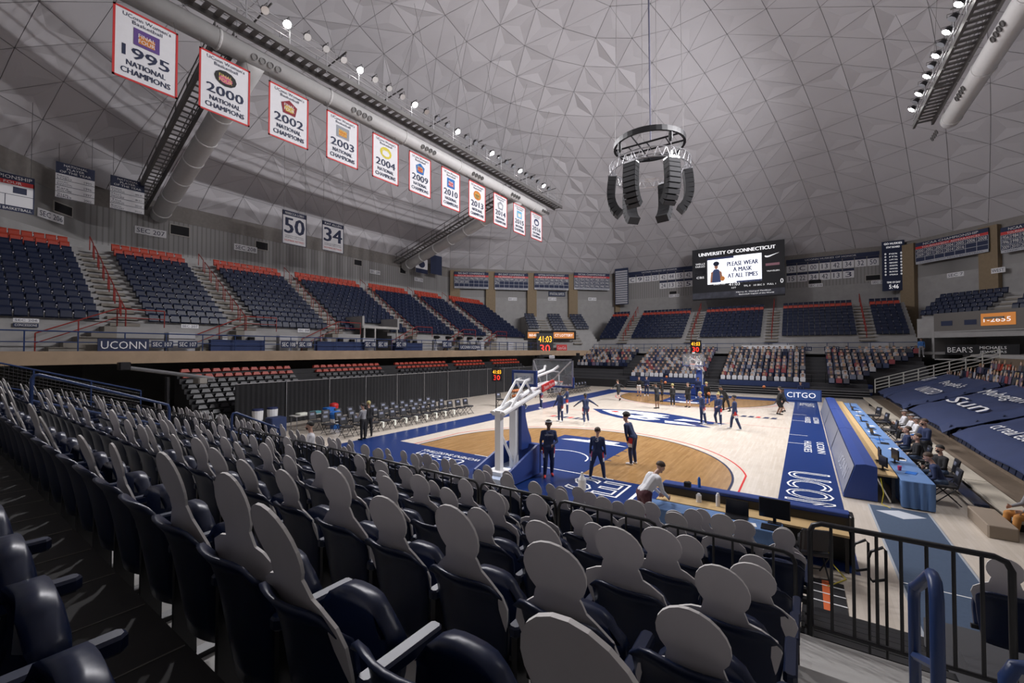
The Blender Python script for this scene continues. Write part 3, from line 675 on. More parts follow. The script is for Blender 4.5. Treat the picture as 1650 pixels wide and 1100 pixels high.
def catwalk(s, y0, y1, x, z, lab, lights):
    o = thing('lighting_catwalk', lab, 'catwalk')
    for dx in (-.5, .5): MB().box(x+dx-.07, x+dx+.07, y0, y1, z-.25, z+.05).build('side_beam', TRUSS, o)
    m = MB()
    for y in np.arange(y0, y1, .55): m.box(x-.5, x+.5, y, y+.25, z-.04, z+.02)
    m.build('deck_grating', TRUSS, o)
    for dx in (-.52, .52):
        for h in (.35, .7, 1.1): MB().tube([(x+dx, y0, z+h), (x+dx, y1, z+h)], .03, 5).build('hand_rail', GREYM, o)
        for y in np.arange(y0, y1, 2.2): MB().tube([(x+dx, y, z-.3), (x+dx, y, z+1.15)], .04, 5).build('post', GREYM, o)
    m = MB()
    for y in np.arange(y0+1, y1, 4.4): m.tube([(x-.9, y, z+1.15), (x+1.0, y, z+1.3)], .05, 5); m.tube([(x, y, z+1.2), (x+s*-1.5, y+2, roof_z(x-s*1.5, y+2)-.1)], .012, 4); m.tube([(x, y, z+1.2), (x, y-2.5, roof_z(x, y-2.5)-.1)], .012, 4)
    m.build('hanger', TRUSS, o)
    for y in lights:
        f = thing('floodlight', 'floodlight on a bracket along the %s catwalk' % ('left' if s < 0 else 'right'), 'light', (x-s*.7, y, z+.95), 0, 'floodlights on the %s catwalk' % ('left' if s < 0 else 'right'))
        f.scale = (.75, .75, .75); M = Matrix.Rotation(s*math.radians(38), 4, 'Y')
        MB().lathe([(.12, .30), (.2, .22), (.27, 0), (.29, -.08)], n=10).build('housing', BLACK, f).matrix_local = M
        MB().lathe([(.27, -.10), (.28, -.075)], n=10).build('lens', LAMP if lights[y] else mat('dim_lens', (.5, .52, .55), .1, metal=.5), f).matrix_local = M
        if lights[y]:      # the lamp's own light, just in front of its lens: a beam on the court and its spill across the hall
            L = V3((x-s*.7, y, z+.95))+V3((-s*.616, 0, -.788))*.32; u, v, kk = to_px(L); off = '' if kk > 0 and 0 <= u <= 1650 and 0 <= v <= 1100 else '_offscreen'
            spot('floodlight_beam'+off, L, (s*1.5, y*.75-2.0, 0), FLOOD_W, 66, .7); spot('floodlight_spill'+off, L, (-s*26, y*1.8-2, 9.5), SPILL_W, 132, 1.0)
        MB().tube([(-.3, 0, .1), (-.3, 0, .35), (.3, 0, .35), (.3, 0, .1)], .025, 5).tube([(0, 0, .3), (s*.5, 0, .0)], .03, 5).build('bracket', TRUSS, f)
    return o
ly = {float(y): (i % 4 == 1) for i, y in enumerate(np.arange(-22, 13.2, 1.15))}
catwalk(-1, -27, 16.0, -15.4, 21.15, 'steel lighting catwalk above the long white duct on left side', ly)
catwalk(1, -20, 14.6, 15.7, 21.0, 'steel lighting catwalk on the right side of the dome', {float(y): (i % 2 == 1) for i, y in enumerate(np.arange(-8, 14, 1.15))})
# ------------------------------------------------------------------ title banners
YEARS = [('1995', 182, 287, 8, 50, 117, 'purple and orange'), ('2000', 321, 403, 75, 115, 172, 'black and pink'), ('2002', 433, 497, 130, 160, 216, 'maroon and gold'), ('2003', 526, 577, 176, 201, 253, 'grey and orange'),
         ('2004', 600, 642, 212, 234, 283, 'yellow'), ('2009', 659, 694, 242, 259, 306, 'blue and red'), ('2010', 711, 741, 267, 282, 330, 'blue and red'), ('2013', 755, 782, 289, 302, 347, 'orange and brown'),
         ('2014', 795, 817, 309, 320, 359, 'grey'), ('2015', 827, 846, 326, 335, 372, 'light blue'), ('2016', 855, 873, 339, 349, 382, 'navy')]
LCOL = {'purple': (.12, .06, .25), 'orange': (.6, .2, .03), 'black': (.02, .02, .02), 'pink': (.6, .1, .25), 'maroon': (.25, .02, .03), 'gold': (.6, .4, .05), 'grey': (.3, .32, .35), 'yellow': (.65, .55, .05), 'blue': (.02, .15, .45), 'red': (.5, .02, .03), 'brown': (.15, .07, .03), 'light': (.15, .45, .7), 'navy': (.03, .04, .12)}
for i, (yr, u0, u1, v0, v1, vb, lc) in enumerate(YEARS):
    A = onx(u0, v0, -16.2); B = onx(u1, v1, -16.2); Cc = onx(u0-3*(i == 0)-2, vb, -16.2); w_ = B.y-A.y; zt = (A.z+B.z)/2; h_ = zt-Cc.z
    o = thing('title_banner', 'white red-edged hanging banner reading %s under the long white duct' % yr, 'banner', (-16.2, A.y, zt-h_), 0, 'title banners')
    fr = FR((0, 0, 0), (0, 1, 0), (0, 0, 1)); m = MB()
    n = 12; vs = []; fs = []
    for sd in (.006, -.006):
        for j in range(3):
            for k in range(n+1): vs.append(fr.p(w_*k/n, h_*j/2, sd+.012*math.sin(k*.9+i)*(1-.4*j)))
    W = n+1
    for q in range(2):
        for j in range(2):
            for k in range(n): f = (q*3*W+j*W+k, q*3*W+j*W+k+1, q*3*W+(j+1)*W+k+1, q*3*W+(j+1)*W+k); fs.append(f if q == 0 else f[::-1])
    MB().mesh(vs, fs).build('cloth', WCLOTH, o, smooth=True)
    b = .035*w_; m = MB(); slab(m, fr, 0, 0, b, h_, .03); slab(m, fr, w_-b, 0, b, h_, .03); slab(m, fr, 0, 0, w_, b, .03); slab(m, fr, 0, h_-b, w_, b, .03)
    for q in range(len(m.v)): p = m.v[q]; m.v[q] = (p[0]+.025, p[1], p[2])
    m.build('red_border', RED, o)
    L = MB(); d = .028
    put_text(L, "UConn Women's", fr, w_*.14, h_*.89, w_*.74, h_*.055, d); put_text(L, 'Basketball', fr, w_*.28, h_*.82, w_*.46, h_*.05, d)
    put_text(L, yr, fr, w_*.14, h_*.335, w_*.72, h_*.155, d, .035); put_text(L, 'NATIONAL', fr, w_*.2, h_*.21, w_*.6, h_*.075, d, .04); put_text(L, 'CHAMPIONS', fr, w_*.12, h_*.09, w_*.76, h_*.08, d, .04)
    L.build('lettering', INK, o)
    c1, c2 = (lc.split(' and ')+[lc.split(' ')[0]])[:2]; c1 = c1.split()[0]; c2 = c2.split()[0]
    m = MB(); cx, cy = w_*.5, h_*.66
    pl = [[(-.2, -.12), (.2, -.12), (.2, .12), (-.2, .12)], [(.22*math.cos(a), .13*math.sin(a)) for a in np.linspace(0, 2*math.pi, 13)[:-1]], [(-.15, -.13), (.15, -.13), (.2, .05), (0, .14), (-.2, .05)]][i % 3]
    m.mesh([fr.p(cx+p[0]*w_, cy+p[1]*h_, .027) for p in pl], [tuple(range(len(pl)))]).build('event_mark', mat('mark_'+c1, LCOL[c1], .7), o)
    m = MB(); m.mesh([fr.p(cx+p[0]*w_*.62, cy-.02*h_+p[1]*h_*.5, .032) for p in pl], [tuple(range(len(pl)))]); m.build('event_mark', mat('mark_'+c2, LCOL[c2], .7) if c2 != c1 else WCLOTH, o)
    m = MB(); put_text(m, 'FINAL', fr, cx-w_*.13, cy+.005*h_, w_*.26, h_*.055, .036); put_text(m, 'FOUR', fr, cx-w_*.13, cy-.07*h_, w_*.26, h_*.055, .036); m.build('mark_lettering', mat('mark_letter_'+('gold' if i % 2 else 'white'), (.75, .6, .15) if i % 2 else (.8, .8, .8), .7), o)
    m = MB(); m.tube([(-.0, .1, h_), (-.3, .1, h_+20.1-zt)], .012, 4).tube([(0, w_-.1, h_), (-.3, w_-.1, h_+20.1-zt)], .012, 4).build('cord', TRUSS, o)
# ------------------------------------------------------------------ centre-hung loudspeaker cluster
o = thing('speaker_cluster_ring', 'black round rigging ring hung over the court on a long cable', 'rigging ring', (0, 0, 0)); zr = 17.9
for q in (.0,): MB().lathe([(2.12, -.16), (2.28, -.16), (2.28, .16), (2.12, .16), (2.12, -.16)], (0, 0, zr), 40, False).build('ring', BLACK, o)
m = MB()
for yy in (-.55, .55): m.tube([(-2.15, yy, zr-.05), (2.15, yy, zr-.05)], .06, 6)
for xx in (-1.2, 0, 1.2): m.tube([(xx, -.55, zr-.05), (xx, .55, zr-.05)], .045, 6)
m.tube([(-.55, -2.1, zr-.05), (-.55, 2.1, zr-.05)], .05, 6); m.build('cross_beam', BLACK, o)
MB().tube([(.1, 0, zr+.2), (.06, 0, 25), (.0, 0, roof_z(.1, .1))], .055, 8).build('cable_bundle', mat('cable_blue_grey', (.09, .09, .13), .6), o)
for a in range(4): t = a*math.pi/2+.5; MB().tube([(2.2*math.cos(t), 2.2*math.sin(t), zr+.15), (2.0*math.cos(t), 2.0*math.sin(t), roof_z(2*math.cos(t), 2*math.sin(t)))], .012, 4).build('hanging_wire', TRUSS, o)
for a in range(4):
    t = a*math.pi/2+.9; MB().lathe([(.08, -.5), (.13, -.35), (.13, .05), (.06, .12)], (2.2*math.cos(t), 2.2*math.sin(t), zr-.3), 8).build('chain_hoist', BLACK, o)
    MB().tube([(2.2*math.cos(t), 2.2*math.sin(t), zr-.7), (2.3*math.cos(t), 2.3*math.sin(t), 16.6)], .02, 5).build('chain', STEEL, o)
o = thing('truss_ring', 'bright aluminium truss ring below the black rigging ring', 'truss'); zt_ = 16.25
for rr, zz in ((2.55, 16.6), (2.55, 16.0), (2.2, 16.3)): MB().tube([(rr*math.cos(a), rr*math.sin(a), zz) for a in np.linspace(0, 2*math.pi, 33)[:-1]], .035, 6, closed=True).build('chord', STEEL, o)
m = MB()
for k in range(32):
    a0, a1, a2 = [2*math.pi*(k+q)/32 for q in (0, .5, 1)]
    m.tube([(2.55*math.cos(a0), 2.55*math.sin(a0), 16.0), (2.55*math.cos(a1), 2.55*math.sin(a1), 16.6), (2.55*math.cos(a2), 2.55*math.sin(a2), 16.0)], .018, 4); m.tube([(2.2*math.cos(a0), 2.2*math.sin(a0), 16.3), (2.55*math.cos(a1), 2.55*math.sin(a1), 16.6)], .015, 4)
m.build('lacing', STEEL, o)
for k in range(6):
    a = math.radians(20+60*k); n_el = 9
    ar = thing('line_array', 'curved black loudspeaker line array hanging from the truss ring', 'speaker', (2.35*math.cos(a), 2.35*math.sin(a), 15.95), a, 'line arrays under the truss ring')
    x, zz, tl = 0., 0., -.12
    MB().box(-.3, .3, -.36, .36, -.05, .06).box(-.05, .05, -.05, .05, .05, .5).box(-.05, .3, -.03, .03, .05, .12).build('fly_bar', STEEL, ar)
    for e in range(n_el):
        M = Matrix.Translation((x, 0, zz-.05)) @ Matrix.Rotation(tl, 4, 'Y')
        MB().box(-.26, .26, -.42, .42, -.29, -.01, M).build('cabinet', BLKM, ar); MB().box(.255, .27, -.38, .38, -.27, -.03, M).build('grille', mat('grille', (.03, .03, .033), .8), ar)
        x -= math.sin(tl)*-.3*-1; zz -= math.cos(tl)*.3; tl += .034*e
# ================================================================== BOARDS AND SIGNS
def board(name, label, cat, fr, w_, h_, base, group=None, t=.12):
    o = thing(name, label, cat, fr.O, 0, group); f = FR((0, 0, 0), fr.X, fr.Y); m = MB(); slab(m, f, 0, 0, w_, h_, t); m.build('panel', base, o); return o, f
# video board
P0 = ony(1116, 484, 36.4); P1 = ony(1264, 385, 36.4); w_ = P1.x-P0.x; h_ = P1.z-P0.z
o, f = board('video_board', 'large black scoreboard with white lit screen on the far wall', 'scoreboard', FR(P0, (1, 0, 0), (0, 0, 1)), w_, h_, mat('board_black', (.012, .013, .018), .5), t=.6)
L = MB(); put_text(L, 'UNIVERSITY OF CONNECTICUT', f, w_*.08, h_*.855, w_*.83, h_*.065, .03, .06); L.build('lettering', LETGLOW, o)
sx, sy, sw, sh = w_*.18, h_*.29, w_*.59, h_*.51
m = MB(); rect(m, f, sx, sy, sw, sh, .03); sc_ = m.build('screen', SCREEN_W, o, label='white lit screen')
L = MB()
for k, tx in enumerate(('PLEASE WEAR', 'A MASK', 'AT ALL TIMES')): ww = sw*(.56, .34, .54)[k]; put_text(L, tx, f, sx+sw*.66-ww/2, sy+sh*(.63-.22*k), ww, sh*.165, .05, .05)
L.build('screen_lettering', mat('screen_navy', (.02, .03, .1), .4, emit=.3), sc_)
m = MB(); rect(m, f, sx, sy+sh*.93, sw*.5, sh*.07, .045); rect(m, f, sx+sw*.55, sy, sw*.45, sh*.06, .045); m.build('screen_stripe', mat('screen_navy', (.02, .03, .1), .4), sc_)
m = MB(); X = sx+sw*.17; Yb = sy+sh*.06
def ell(mb, cx, cy, a, b, d): pts = [(cx+a*math.cos(t), cy+b*math.sin(t)) for t in np.linspace(0, 2*math.pi, 15)[:-1]]; return mb.mesh([f.p(p[0], p[1], d) for p in pts], [tuple(range(14))])
mb = MB(); mb.mesh([f.p(X+a*sw, Yb+b*sh, .05) for a, b in ((-.09, 0), (.09, 0), (.08, .4), (.04, .5), (-.04, .5), (-.08, .4))], [tuple(range(6))]).build('screen_figure_shirt', mat('screen_blue', (.04, .06, .15), .4, emit=.3), sc_)
mb = MB(); ell(mb, X, Yb+sh*.6, sw*.035, sh*.1, .052); mb.mesh([f.p(X+a*sw, Yb+b*sh, .055) for a, b in ((-.12, 0), (-.085, 0), (-.06, .42), (-.1, .4))], [(0, 1, 2, 3)]); mb.mesh([f.p(X+a*sw, Yb+b*sh, .055) for a, b in ((.085, .05), (.13, .1), (.1, .4), (.06, .42))], [(0, 1, 2, 3)]); mb.build('screen_figure_skin', mat('screen_skin', (.35, .16, .1), .4, emit=.3), sc_)
mb = MB(); ell(mb, X, Yb+sh*.71, sw*.06, sh*.09, .056); mb.build('screen_figure_hair', INK, sc_)
mb = MB(); ell(mb, X+sw*.12, Yb+sh*.13, sw*.045, sh*.09, .058); mb.build('screen_figure_ball', mat('screen_ball', (.6, .22, .05), .4, emit=.3), sc_)
L = MB(); put_text(L, 'WELLS', f, w_*.04, h_*.69, w_*.11, h_*.035, .03); put_text(L, 'FARGO', f, w_*.04, h_*.64, w_*.11, h_*.035, .03); put_text(L, 'CBS', f, w_*.05, h_*.42, w_*.09, h_*.04, .03)
put_text(L, '41:03', f, w_*.42, h_*.235, w_*.12, h_*.055, .03); put_text(L, '0', f, w_*.955, h_*.22, w_*.03, h_*.08, .03); put_text(L, 'TFL 0   10 SEC 3   FULL 1', f, w_*.58, h_*.2, w_*.33, h_*.03, .03); put_text(L, 'BONUS  POSS', f, w_*.25, h_*.27, w_*.13, h_*.02, .03); put_text(L, '1ST', f, w_*.45, h_*.18, w_*.05, h_*.03, .03)
put_text(L, 'TRAVELERS', f, w_*.82, h_*.44, w_*.13, h_*.025, .03); put_text(L, 'Harry A. Gampel Pavilion', f, w_*.5, h_*.09, w_*.36, h_*.028, .03); put_text(L, 'Basketball Capital of the World', f, w_*.53, h_*.045, w_*.36, h_*.028, .03)
L.mesh([f.p(w_*(.8+a*.15), h_*(.7+b*.09), .03) for a, b in ((0, .35), (.06, .12), (.2, .05), (.35, .15), (1, .85), (.3, .38), (.14, .36), (.05, .5))], [tuple(range(8))]); L.build('lettering', LETGLOW, o)
m = MB(); rect(m, f, w_*.81, h_*.55, w_*.14, h_*.045, .03); m.build('sponsor_strip', mat('pinkish', (.5, .25, .3), .5), o)
m = MB(); rect(m, f, w_*.0, h_*.02, w_, h_*.115, .022); m.build('photo_strip', mat('photo_strip', (.07, .075, .1), .6, var=.8, vscale=1.5), o)
m = MB(); rect(m, f, w_*.03, h_*.5, w_*.13, h_*.12, .025); m.build('dark_window', SCREEN_K, o)
for x in (.15, .5, .85): MB().box(w_*x-.15, w_*x+.15, .5, 3.7, h_*.4, h_*.4+.3).build('wall_bracket', TRUSS, o)
# championship boards
def champ(nm, pts, title, sub, cols_, rows_, vals, foot, label, off=.75):
    ul, ur, ll = pts; A = wall_px(nm, *ul, off); B = wall_px(nm, *ur, off); Cc = wall_px(nm, *ll, off); fw = WFR[nm][0]; w_ = (B-A).length; h_ = (A.z+B.z)/2-Cc.z
    o, f = board('championship_board', label, 'board', FR((A.x, A.y, Cc.z), fw.X, (0, 0, 1)), w_, h_, NAVYB, 'championship boards', t=.1)
    m = MB(); rect(m, f, 0, h_*.70, w_, h_*.12, .01); m.build('red_strip', RED, o)
    m = MB(); rect(m, f, 0, 0, w_, h_*.11, .01)
    for c in range(cols_+1): rect(m, f, w_*c/cols_-.02, h_*.11, .04, h_*.59, .01)
    for r in range(rows_+1): rect(m, f, 0, h_*(.11+.59*r/rows_)-.02, w_, .04, .01)
    m.build('grid', mat('board_pale', (.45, .46, .5), .6), o)
    L = MB(); put_text(L, title, f, w_*.12, h_*.855, w_*.76, h_*.1, .02); put_text(L, sub, f, w_*.1, h_*.725, w_*.8, h_*.07, .02)
    for i, v in enumerate(vals): c = i % cols_; r = i//cols_; put_text(L, v, f, w_*(c+.12)/cols_, h_*(.70-.59*(r+.85)/rows_), w_*.76/cols_, h_*.59/rows_*.7, .02)
    L.build('lettering', LETW, o); L = MB(); put_text(L, foot, f, w_*.06, h_*.03, w_*.88, h_*.055, .02); L.build('lettering', INK, o)
    return o
MB_ = "CONNECTICUT MEN'S BASKETBALL"
champ('wall_far_left', ((732, 436), (787, 440), (732, 464)), 'BIG EAST CONFERENCE', 'REGULAR SEASON CHAMPIONS', 7, 3, ['1990', '1994', '1995', '1996', '1998', '1999', '2000', '2002', '2003', '2005'], MB_, 'championship board reading BIG EAST CONFERENCE above the corner tier')
champ('wall_far_left', ((797, 440), (851, 440), (797, 466)), 'BIG EAST CONFERENCE', 'TOURNAMENT CHAMPIONS', 7, 3, ['1990', '1996', '1998', '1999', '2002', '2004', '2011', '2016'], MB_, 'championship board reading TOURNAMENT CHAMPIONS above the corner tier')
champ('wall_far_left', ((861, 441), (916, 441), (861, 466)), 'NATIONAL INVITATION TOURNAMENT', 'APPEARANCES', 7, 3, ['1955', '1974', '1975', '1980', '1981', '1982', '1988', '1989', '1993', '1997', '2001', '2010', '2015'], MB_, 'championship board reading NATIONAL INVITATION TOURNAMENT')
champ('wall_far_left', ((925, 440), (982, 440), (925, 466)), 'NCAA CHAMPIONSHIP', 'TOURNAMENT APPEARANCES', 7, 3, [str(y) for y in (1951, 1954, 1956, 1957, 1958, 1959, 1960, 1963, 1964, 1965, 1967, 1976, 1979, 1990, 1991, 1992, 1994, 1995, 1996, 1998, 1999)], MB_, 'championship board full of years in the corner beside the tall strip panel')
champ('wall_far_right', ((1475, 390), (1592, 369), (1477, 426)), 'NCAA CHAMPIONSHIP', 'TOURNAMENT APPEARANCES', 7, 3, ['2000', '2002', '2003', '2004', '2005', '2006', '2008', '2009', '2011', '2012', '2014', '2016'], MB_, 'championship board starting at year 2000 between two tan columns')
champ('wall_far_right', ((1612, 365), (1730, 345), (1615, 408)), 'NCAA CHAMPIONSHIP', 'TOURNAMENT APPEARANCES', 7, 3, ['1956', '1984', '1985', '1986', '1990', '1991', '1992', '1996', '1998', '1999', '2001', '2003', '2005', '2007', '2009', '2010', '2011'], MB_, 'championship board starting at year 1956 past the tan column')
# honour boards either side of the video board
def honour(u0, u1, v0, vb, rows_, label):
    A = wall_px('wall_far', u0, vb, .07); B = wall_px('wall_far', u1, v0, .07); w_ = B.x-A.x; hh = B.z-A.z; fr = FR((A.x, A.y, A.z), (1, 0, 0), (0, 0, 1))
    o = thing('honour_board', label, 'board', fr.O, 0, 'honour boards'); f = FR((0, 0, 0), fr.X, fr.Y); m = MB(); slab(m, f, 0, hh*.84, w_, hh*.16); m.build('title_panel', NAVYB, o)
    L = MB(); put_text(L, 'UCONN HUSKIES OF HONOR', f, w_*.22, hh*.885, w_*.55, hh*.07, .02); L.build('lettering', LETW, o)
    n = max(len(r) for r in rows_); cw = w_/n
    for r, row in enumerate(rows_):
        for c, t in enumerate(row):
            if not t: continue
            x, y = c*cw+.04*cw, hh*(.84-.42*(r+1)+.02); m = MB(); slab(m, f, x, y, cw*.92, hh*.39); p = m.build('number_plate', WCLOTH, o)
            m = MB(); rect(m, f, x, y+hh*.29, cw*.92, hh*.1, .01); put_text(m, t, f, x+cw*.2, y+hh*.05, cw*.52, hh*.2, .012); m.build('number', INK, p)
honour(1013, 1116, 428, 470, [['C', '9', '22', '25', '42', '44', '15', '42'], ['', '', '', '', '24', '13', '22', '5']], 'honour board of number plates left of the video board starting with C')
honour(1267, 1417, 404, 456, [['52', 'C', '00', '13', '42', '34', '32', '50'], ['15', '22', '34', '42', '13', '3']], 'honour board of number plates starting with 52 beside the stat board')
# stat board
A = wall_px('wall_far', 1422, 469, 1.2); B = wall_px('wall_far', 1457, 386, 1.2); w_ = B.x-A.x; h_ = B.z-A.z
o, f = board('stat_board', 'tall navy stat board with clock reading 5:46', 'board', FR(A, (1, 0, 0), (0, 0, 1)), w_, h_, NAVYB)
L = MB(); put_text(L, 'GO HUSKIES', f, w_*.1, h_*.93, w_*.8, h_*.04); put_text(L, 'STAT BOARD', f, w_*.2, h_*.86, w_*.6, h_*.035)
for i, t in enumerate(('FG%', 'FT%', '3 PT FG', 'REBOUNDS', 'ASSISTS', 'TURNOVERS', 'BLOCKS', 'STEALS')): y = h_*(.73-.06*i); put_text(L, t, f, w_*.33, y, w_*.36, h_*.025); put_text(L, '0', f, w_*.12, y, w_*.07, h_*.035); put_text(L, '0', f, w_*.82, y, w_*.07, h_*.035)
put_text(L, 'TIME OF DAY', f, w_*.2, h_*.15, w_*.6, h_*.035); put_text(L, '5:46', f, w_*.3, h_*.04, w_*.42, h_*.08); L.build('lettering', LETGLOW, o)
A = wall_px('wall_far', 991, 491, 1.2); B = wall_px('wall_far', 1012, 431, 1.2); w_ = B.x-A.x; h_ = B.z-A.z
o, f = board('strip_board', 'tall panel of pale horizontal strips beside the corner column', 'board', FR(A, (1, 0, 0), (0, 0, 1)), w_, h_, NAVYB)
for i in range(15): m = MB(); rect(m, f, w_*.05, h_*(.02+.062*i), w_*.9, h_*.045, .02); m.build('strip', mat('board_pale', (.45, .46, .5), .6), o)
# boards hung at the left wall
def hang(name, label, u0, u1, v0, v1, vb, x, base, fn, group=None):
    A = onx(u0, v0, x); B = onx(u1, v1, x); Cc = onx(u0-1, vb, x); w_ = B.y-A.y; zt = (A.z+B.z)/2; h_ = zt-Cc.z
    o, f = board(name, label, 'banner', FR((x, A.y, zt-h_), (0, 1, 0), (0, 0, 1)), w_, h_, base, group, t=.04); fn(o, f, w_, h_)
    m = MB(); 
    for yy in (.15, w_-.15): m.tube([(0, yy, h_), (0, yy, roof_z(x, A.y+yy)-(zt-h_)-.02)], .015, 4)
    m.build('hanging_wire', TRUSS, o); return o
def f_num(num, name):
    def fn(o, f, w, h):
        m = MB(); rect(m, f, 0, h*.86, w, h*.14, .008); rect(m, f, 0, 0, w*.03, h, .008); rect(m, f, w*.97, 0, w*.03, h, .008); rect(m, f, 0, 0, w, h*.02, .008)
        put_text(m, num, f, w*.1, h*.33, w*.8, h*.47, .012, .04)
        for k in range(2): put_text(m, ('NAISMITH MEMORIAL', 'BASKETBALL HALL OF FAME')[k], f, w*.12, h*(.245-.05*k), w*.76, h*.03, .012)
        m.build('lettering', INK, o); m = MB(); put_text(m, name, f, w*.12, h*.895, w*.76, h*.065, .014); m.build('name_lettering', LETW, o); m = MB(); put_text(m, 'NUMBER RETIRED', f, w*.1, h*.09, w*.8, h*.05, .012); m.build('red_lettering', RED, o)
    return fn
hang('number_banner', 'white retired-number banner reading 50', 455, 494, 336, 348, 391, -31, WCLOTH, f_num('50', 'REBECCA LOBO'), 'retired number banners')
hang('number_banner', 'white retired-number banner reading 34', 519, 554, 354, 364, 402, -31, WCLOTH, f_num('34', 'RAY ALLEN'), 'retired number banners')
def f_poy(names):
    def fn(o, f, w, h):
        m = MB(); rect(m, f, 0, h*.68, w, h*.32, .008)
        for k in range(5): rect(m, f, 0, h*.17*k, w, h*.012, .009)
        for k, (a, b, y) in enumerate(names): put_text(m, a, f, w*.04, h*(.60-.17*k), w*.28, h*.05, .012); put_text(m, b, f, w*.04, h*(.535-.17*k), w*.36, h*.05, .012); put_text(m, y, f, w*.72, h*(.54-.17*k), w*.2, h*.06, .012)
        m.build('dark_print', INK, o); m = MB()
        for k, t in enumerate(('NATIONAL', 'PLAYER', 'OF THE YEAR')): ww = (.6, .45, .8)[k]; put_text(m, t, f, w*(.5-ww/2), h*(.9-.09*k), w*ww, h*.06, .014)
        m.build('title_lettering', LETW, o)
    return fn
hang('award_board', 'award board headed NATIONAL PLAYER OF THE YEAR above the 206 sign', 90, 153, 259, 275, 317, -33, WCLOTH, f_poy((('Rebecca', 'LOBO', '1995'), ('Jennifer', 'RIZZOTTI', '1996'), ('Kara', 'WOLTERS', '1997'), ('Sue', 'BIRD', '2002'))), 'award boards')
hang('award_board', 'award board headed NATIONAL PLAYER OF THE YEAR beside the sloping duct', 178, 233, 281, 295, 335, -33, WCLOTH, f_poy((('Diana', 'TAURASI', '2003, 04'), ('Maya', 'MOORE', '2009, 10, 11'), ('Tina', 'CHARLES', '2010'), ('Breanna', 'STEWART', '2014, 15, 16'))), 'award boards')
def f_final(o, f, w, h):
    m = MB(); rect(m, f, 0, h*.83, w, h*.17, .008); rect(m, f, 0, 0, w, h*.15, .008); rect(m, f, w*.66, h*.15, w*.008, h*.3, .009); rect(m, f, 0, h*.44, w, h*.012, .009); rect(m, f, w*.985, 0, w*.015, h, .009); rect(m, f, w*.75, h*.5, w*.16, h*.17, .009); m.build('dark_print', INK, o)
    m = MB(); rect(m, f, 0, h*.72, w, h*.11, .009); m.build('red_strip', RED, o)
    m = MB(); put_text(m, 'NCAA CHAMPIONSHIP', f, w*.05, h*.87, w*.92, h*.09, .014); put_text(m, 'FINAL FOUR', f, w*.4, h*.74, w*.45, h*.07, .014); put_text(m, "WOMEN'S BASKETBALL", f, w*.35, h*.04, w*.62, h*.07, .014); m.build('lettering', LETW, o)
hang('award_board', 'black-framed board with red strip reading CHAMPIONSHIP FINAL FOUR', -95, 56, 254, 289, 320, -30, WCLOTH, f_final)
def f_small(o, f, w, h):
    m = MB(); rect(m, f, 0, 0, w, h*.3, .008); m.mesh([f.p(w*(.5+.28*math.cos(a)), h*(.62+.25*math.sin(a)), .009) for a in np.linspace(0, 6.28, 12)[:-1]], [tuple(range(11))]); m.build('dark_print', INK, o)
hang('award_board', 'small white wall board with dark disc behind the far duct', 670, 689, 414, 419, 438, -35.5, WCLOTH, f_small)
hang('award_board', 'small dark wall board with pale lines behind the far duct', 694, 712, 409, 414, 440, -35.5, NAVYB, lambda o, f, w, h: [rect(MB(), f, 0, 0, 1, 1)])
# ---- wall signs and vents
def sign(txt, p, X, w_, h_, label, base=WCLOTH, ink=INK, name='section_sign', cat='sign', group='wall signs'):
    o, f = board(name, label, cat, FR(p, X, (0, 0, 1)), w_, h_, base, group, t=.05); m = MB(); put_text(m, txt, f, w_*.06, h_*.2, w_*.88, h_*.6); m.build('lettering', ink, o); return o
sign('SEC 206', wall_px('wall_near_left', 61, 348, .08), WFR['wall_near_left'][0].X, 2.0, .6, 'white wall sign reading SEC 206 below an award board')
for t, u, v in (('SEC 207', 217, 375), ('SEC 208', 377, 402)): sign(t, wall_px('wall_left', u, v, .08), (0, 1, 0), 2.1, .62, 'white wall sign reading %s high on left wall' % t)
for t, u, v in (('SEC 209', 596, 440), ('SEC 210', 668, 452)): sign(t, wall_px('wall_left', u, v, .08), (0, 1, 0), 1.6, .5, 'white wall sign reading %s high on left wall' % t)
for k, (u, v) in enumerate(((819, 484), (883, 484), (948, 484))): sign('SEC 21%d' % (2+k), wall_px('wall_far_left', u, v, .08), WFR['wall_far_left'][0].X, 1.4, .5, 'small white section sign under corner championship board %d from the left wall' % (k+1) if 0 else 'small white wall sign reading SEC 21%d under a championship board' % (2+k))
o = sign('1999 NATIONAL CHAMPIONS', wall_px('wall_far_left', 884, 477, .08), WFR['wall_far_left'][0].X, 2.8, .8, 'small white-lettered plaque under the invitation tournament board', NAVYB, LETW, 'plaque')
for t, u, v in (('SEC 216', 1303, 463), ('SEC 217', 1404, 458), ('SEC 215', 1078, 479)): sign(t, wall_px('wall_far', u, v, .08), (1, 0, 0), 1.5, .45, 'small white wall sign reading %s on far wall' % t)
sign('SEC 7', wall_px('wall_far_right', 1526, 448, .08), WFR['wall_far_right'][0].X, 1.5, .5, 'small white wall sign reading SEC 7 below a championship board'); sign('WEST', wall_px('wall_far_right', 1597, 441, .62), WFR['wall_far_right'][0].X, 1.05, .5, 'small white sign reading WEST on the tan column')
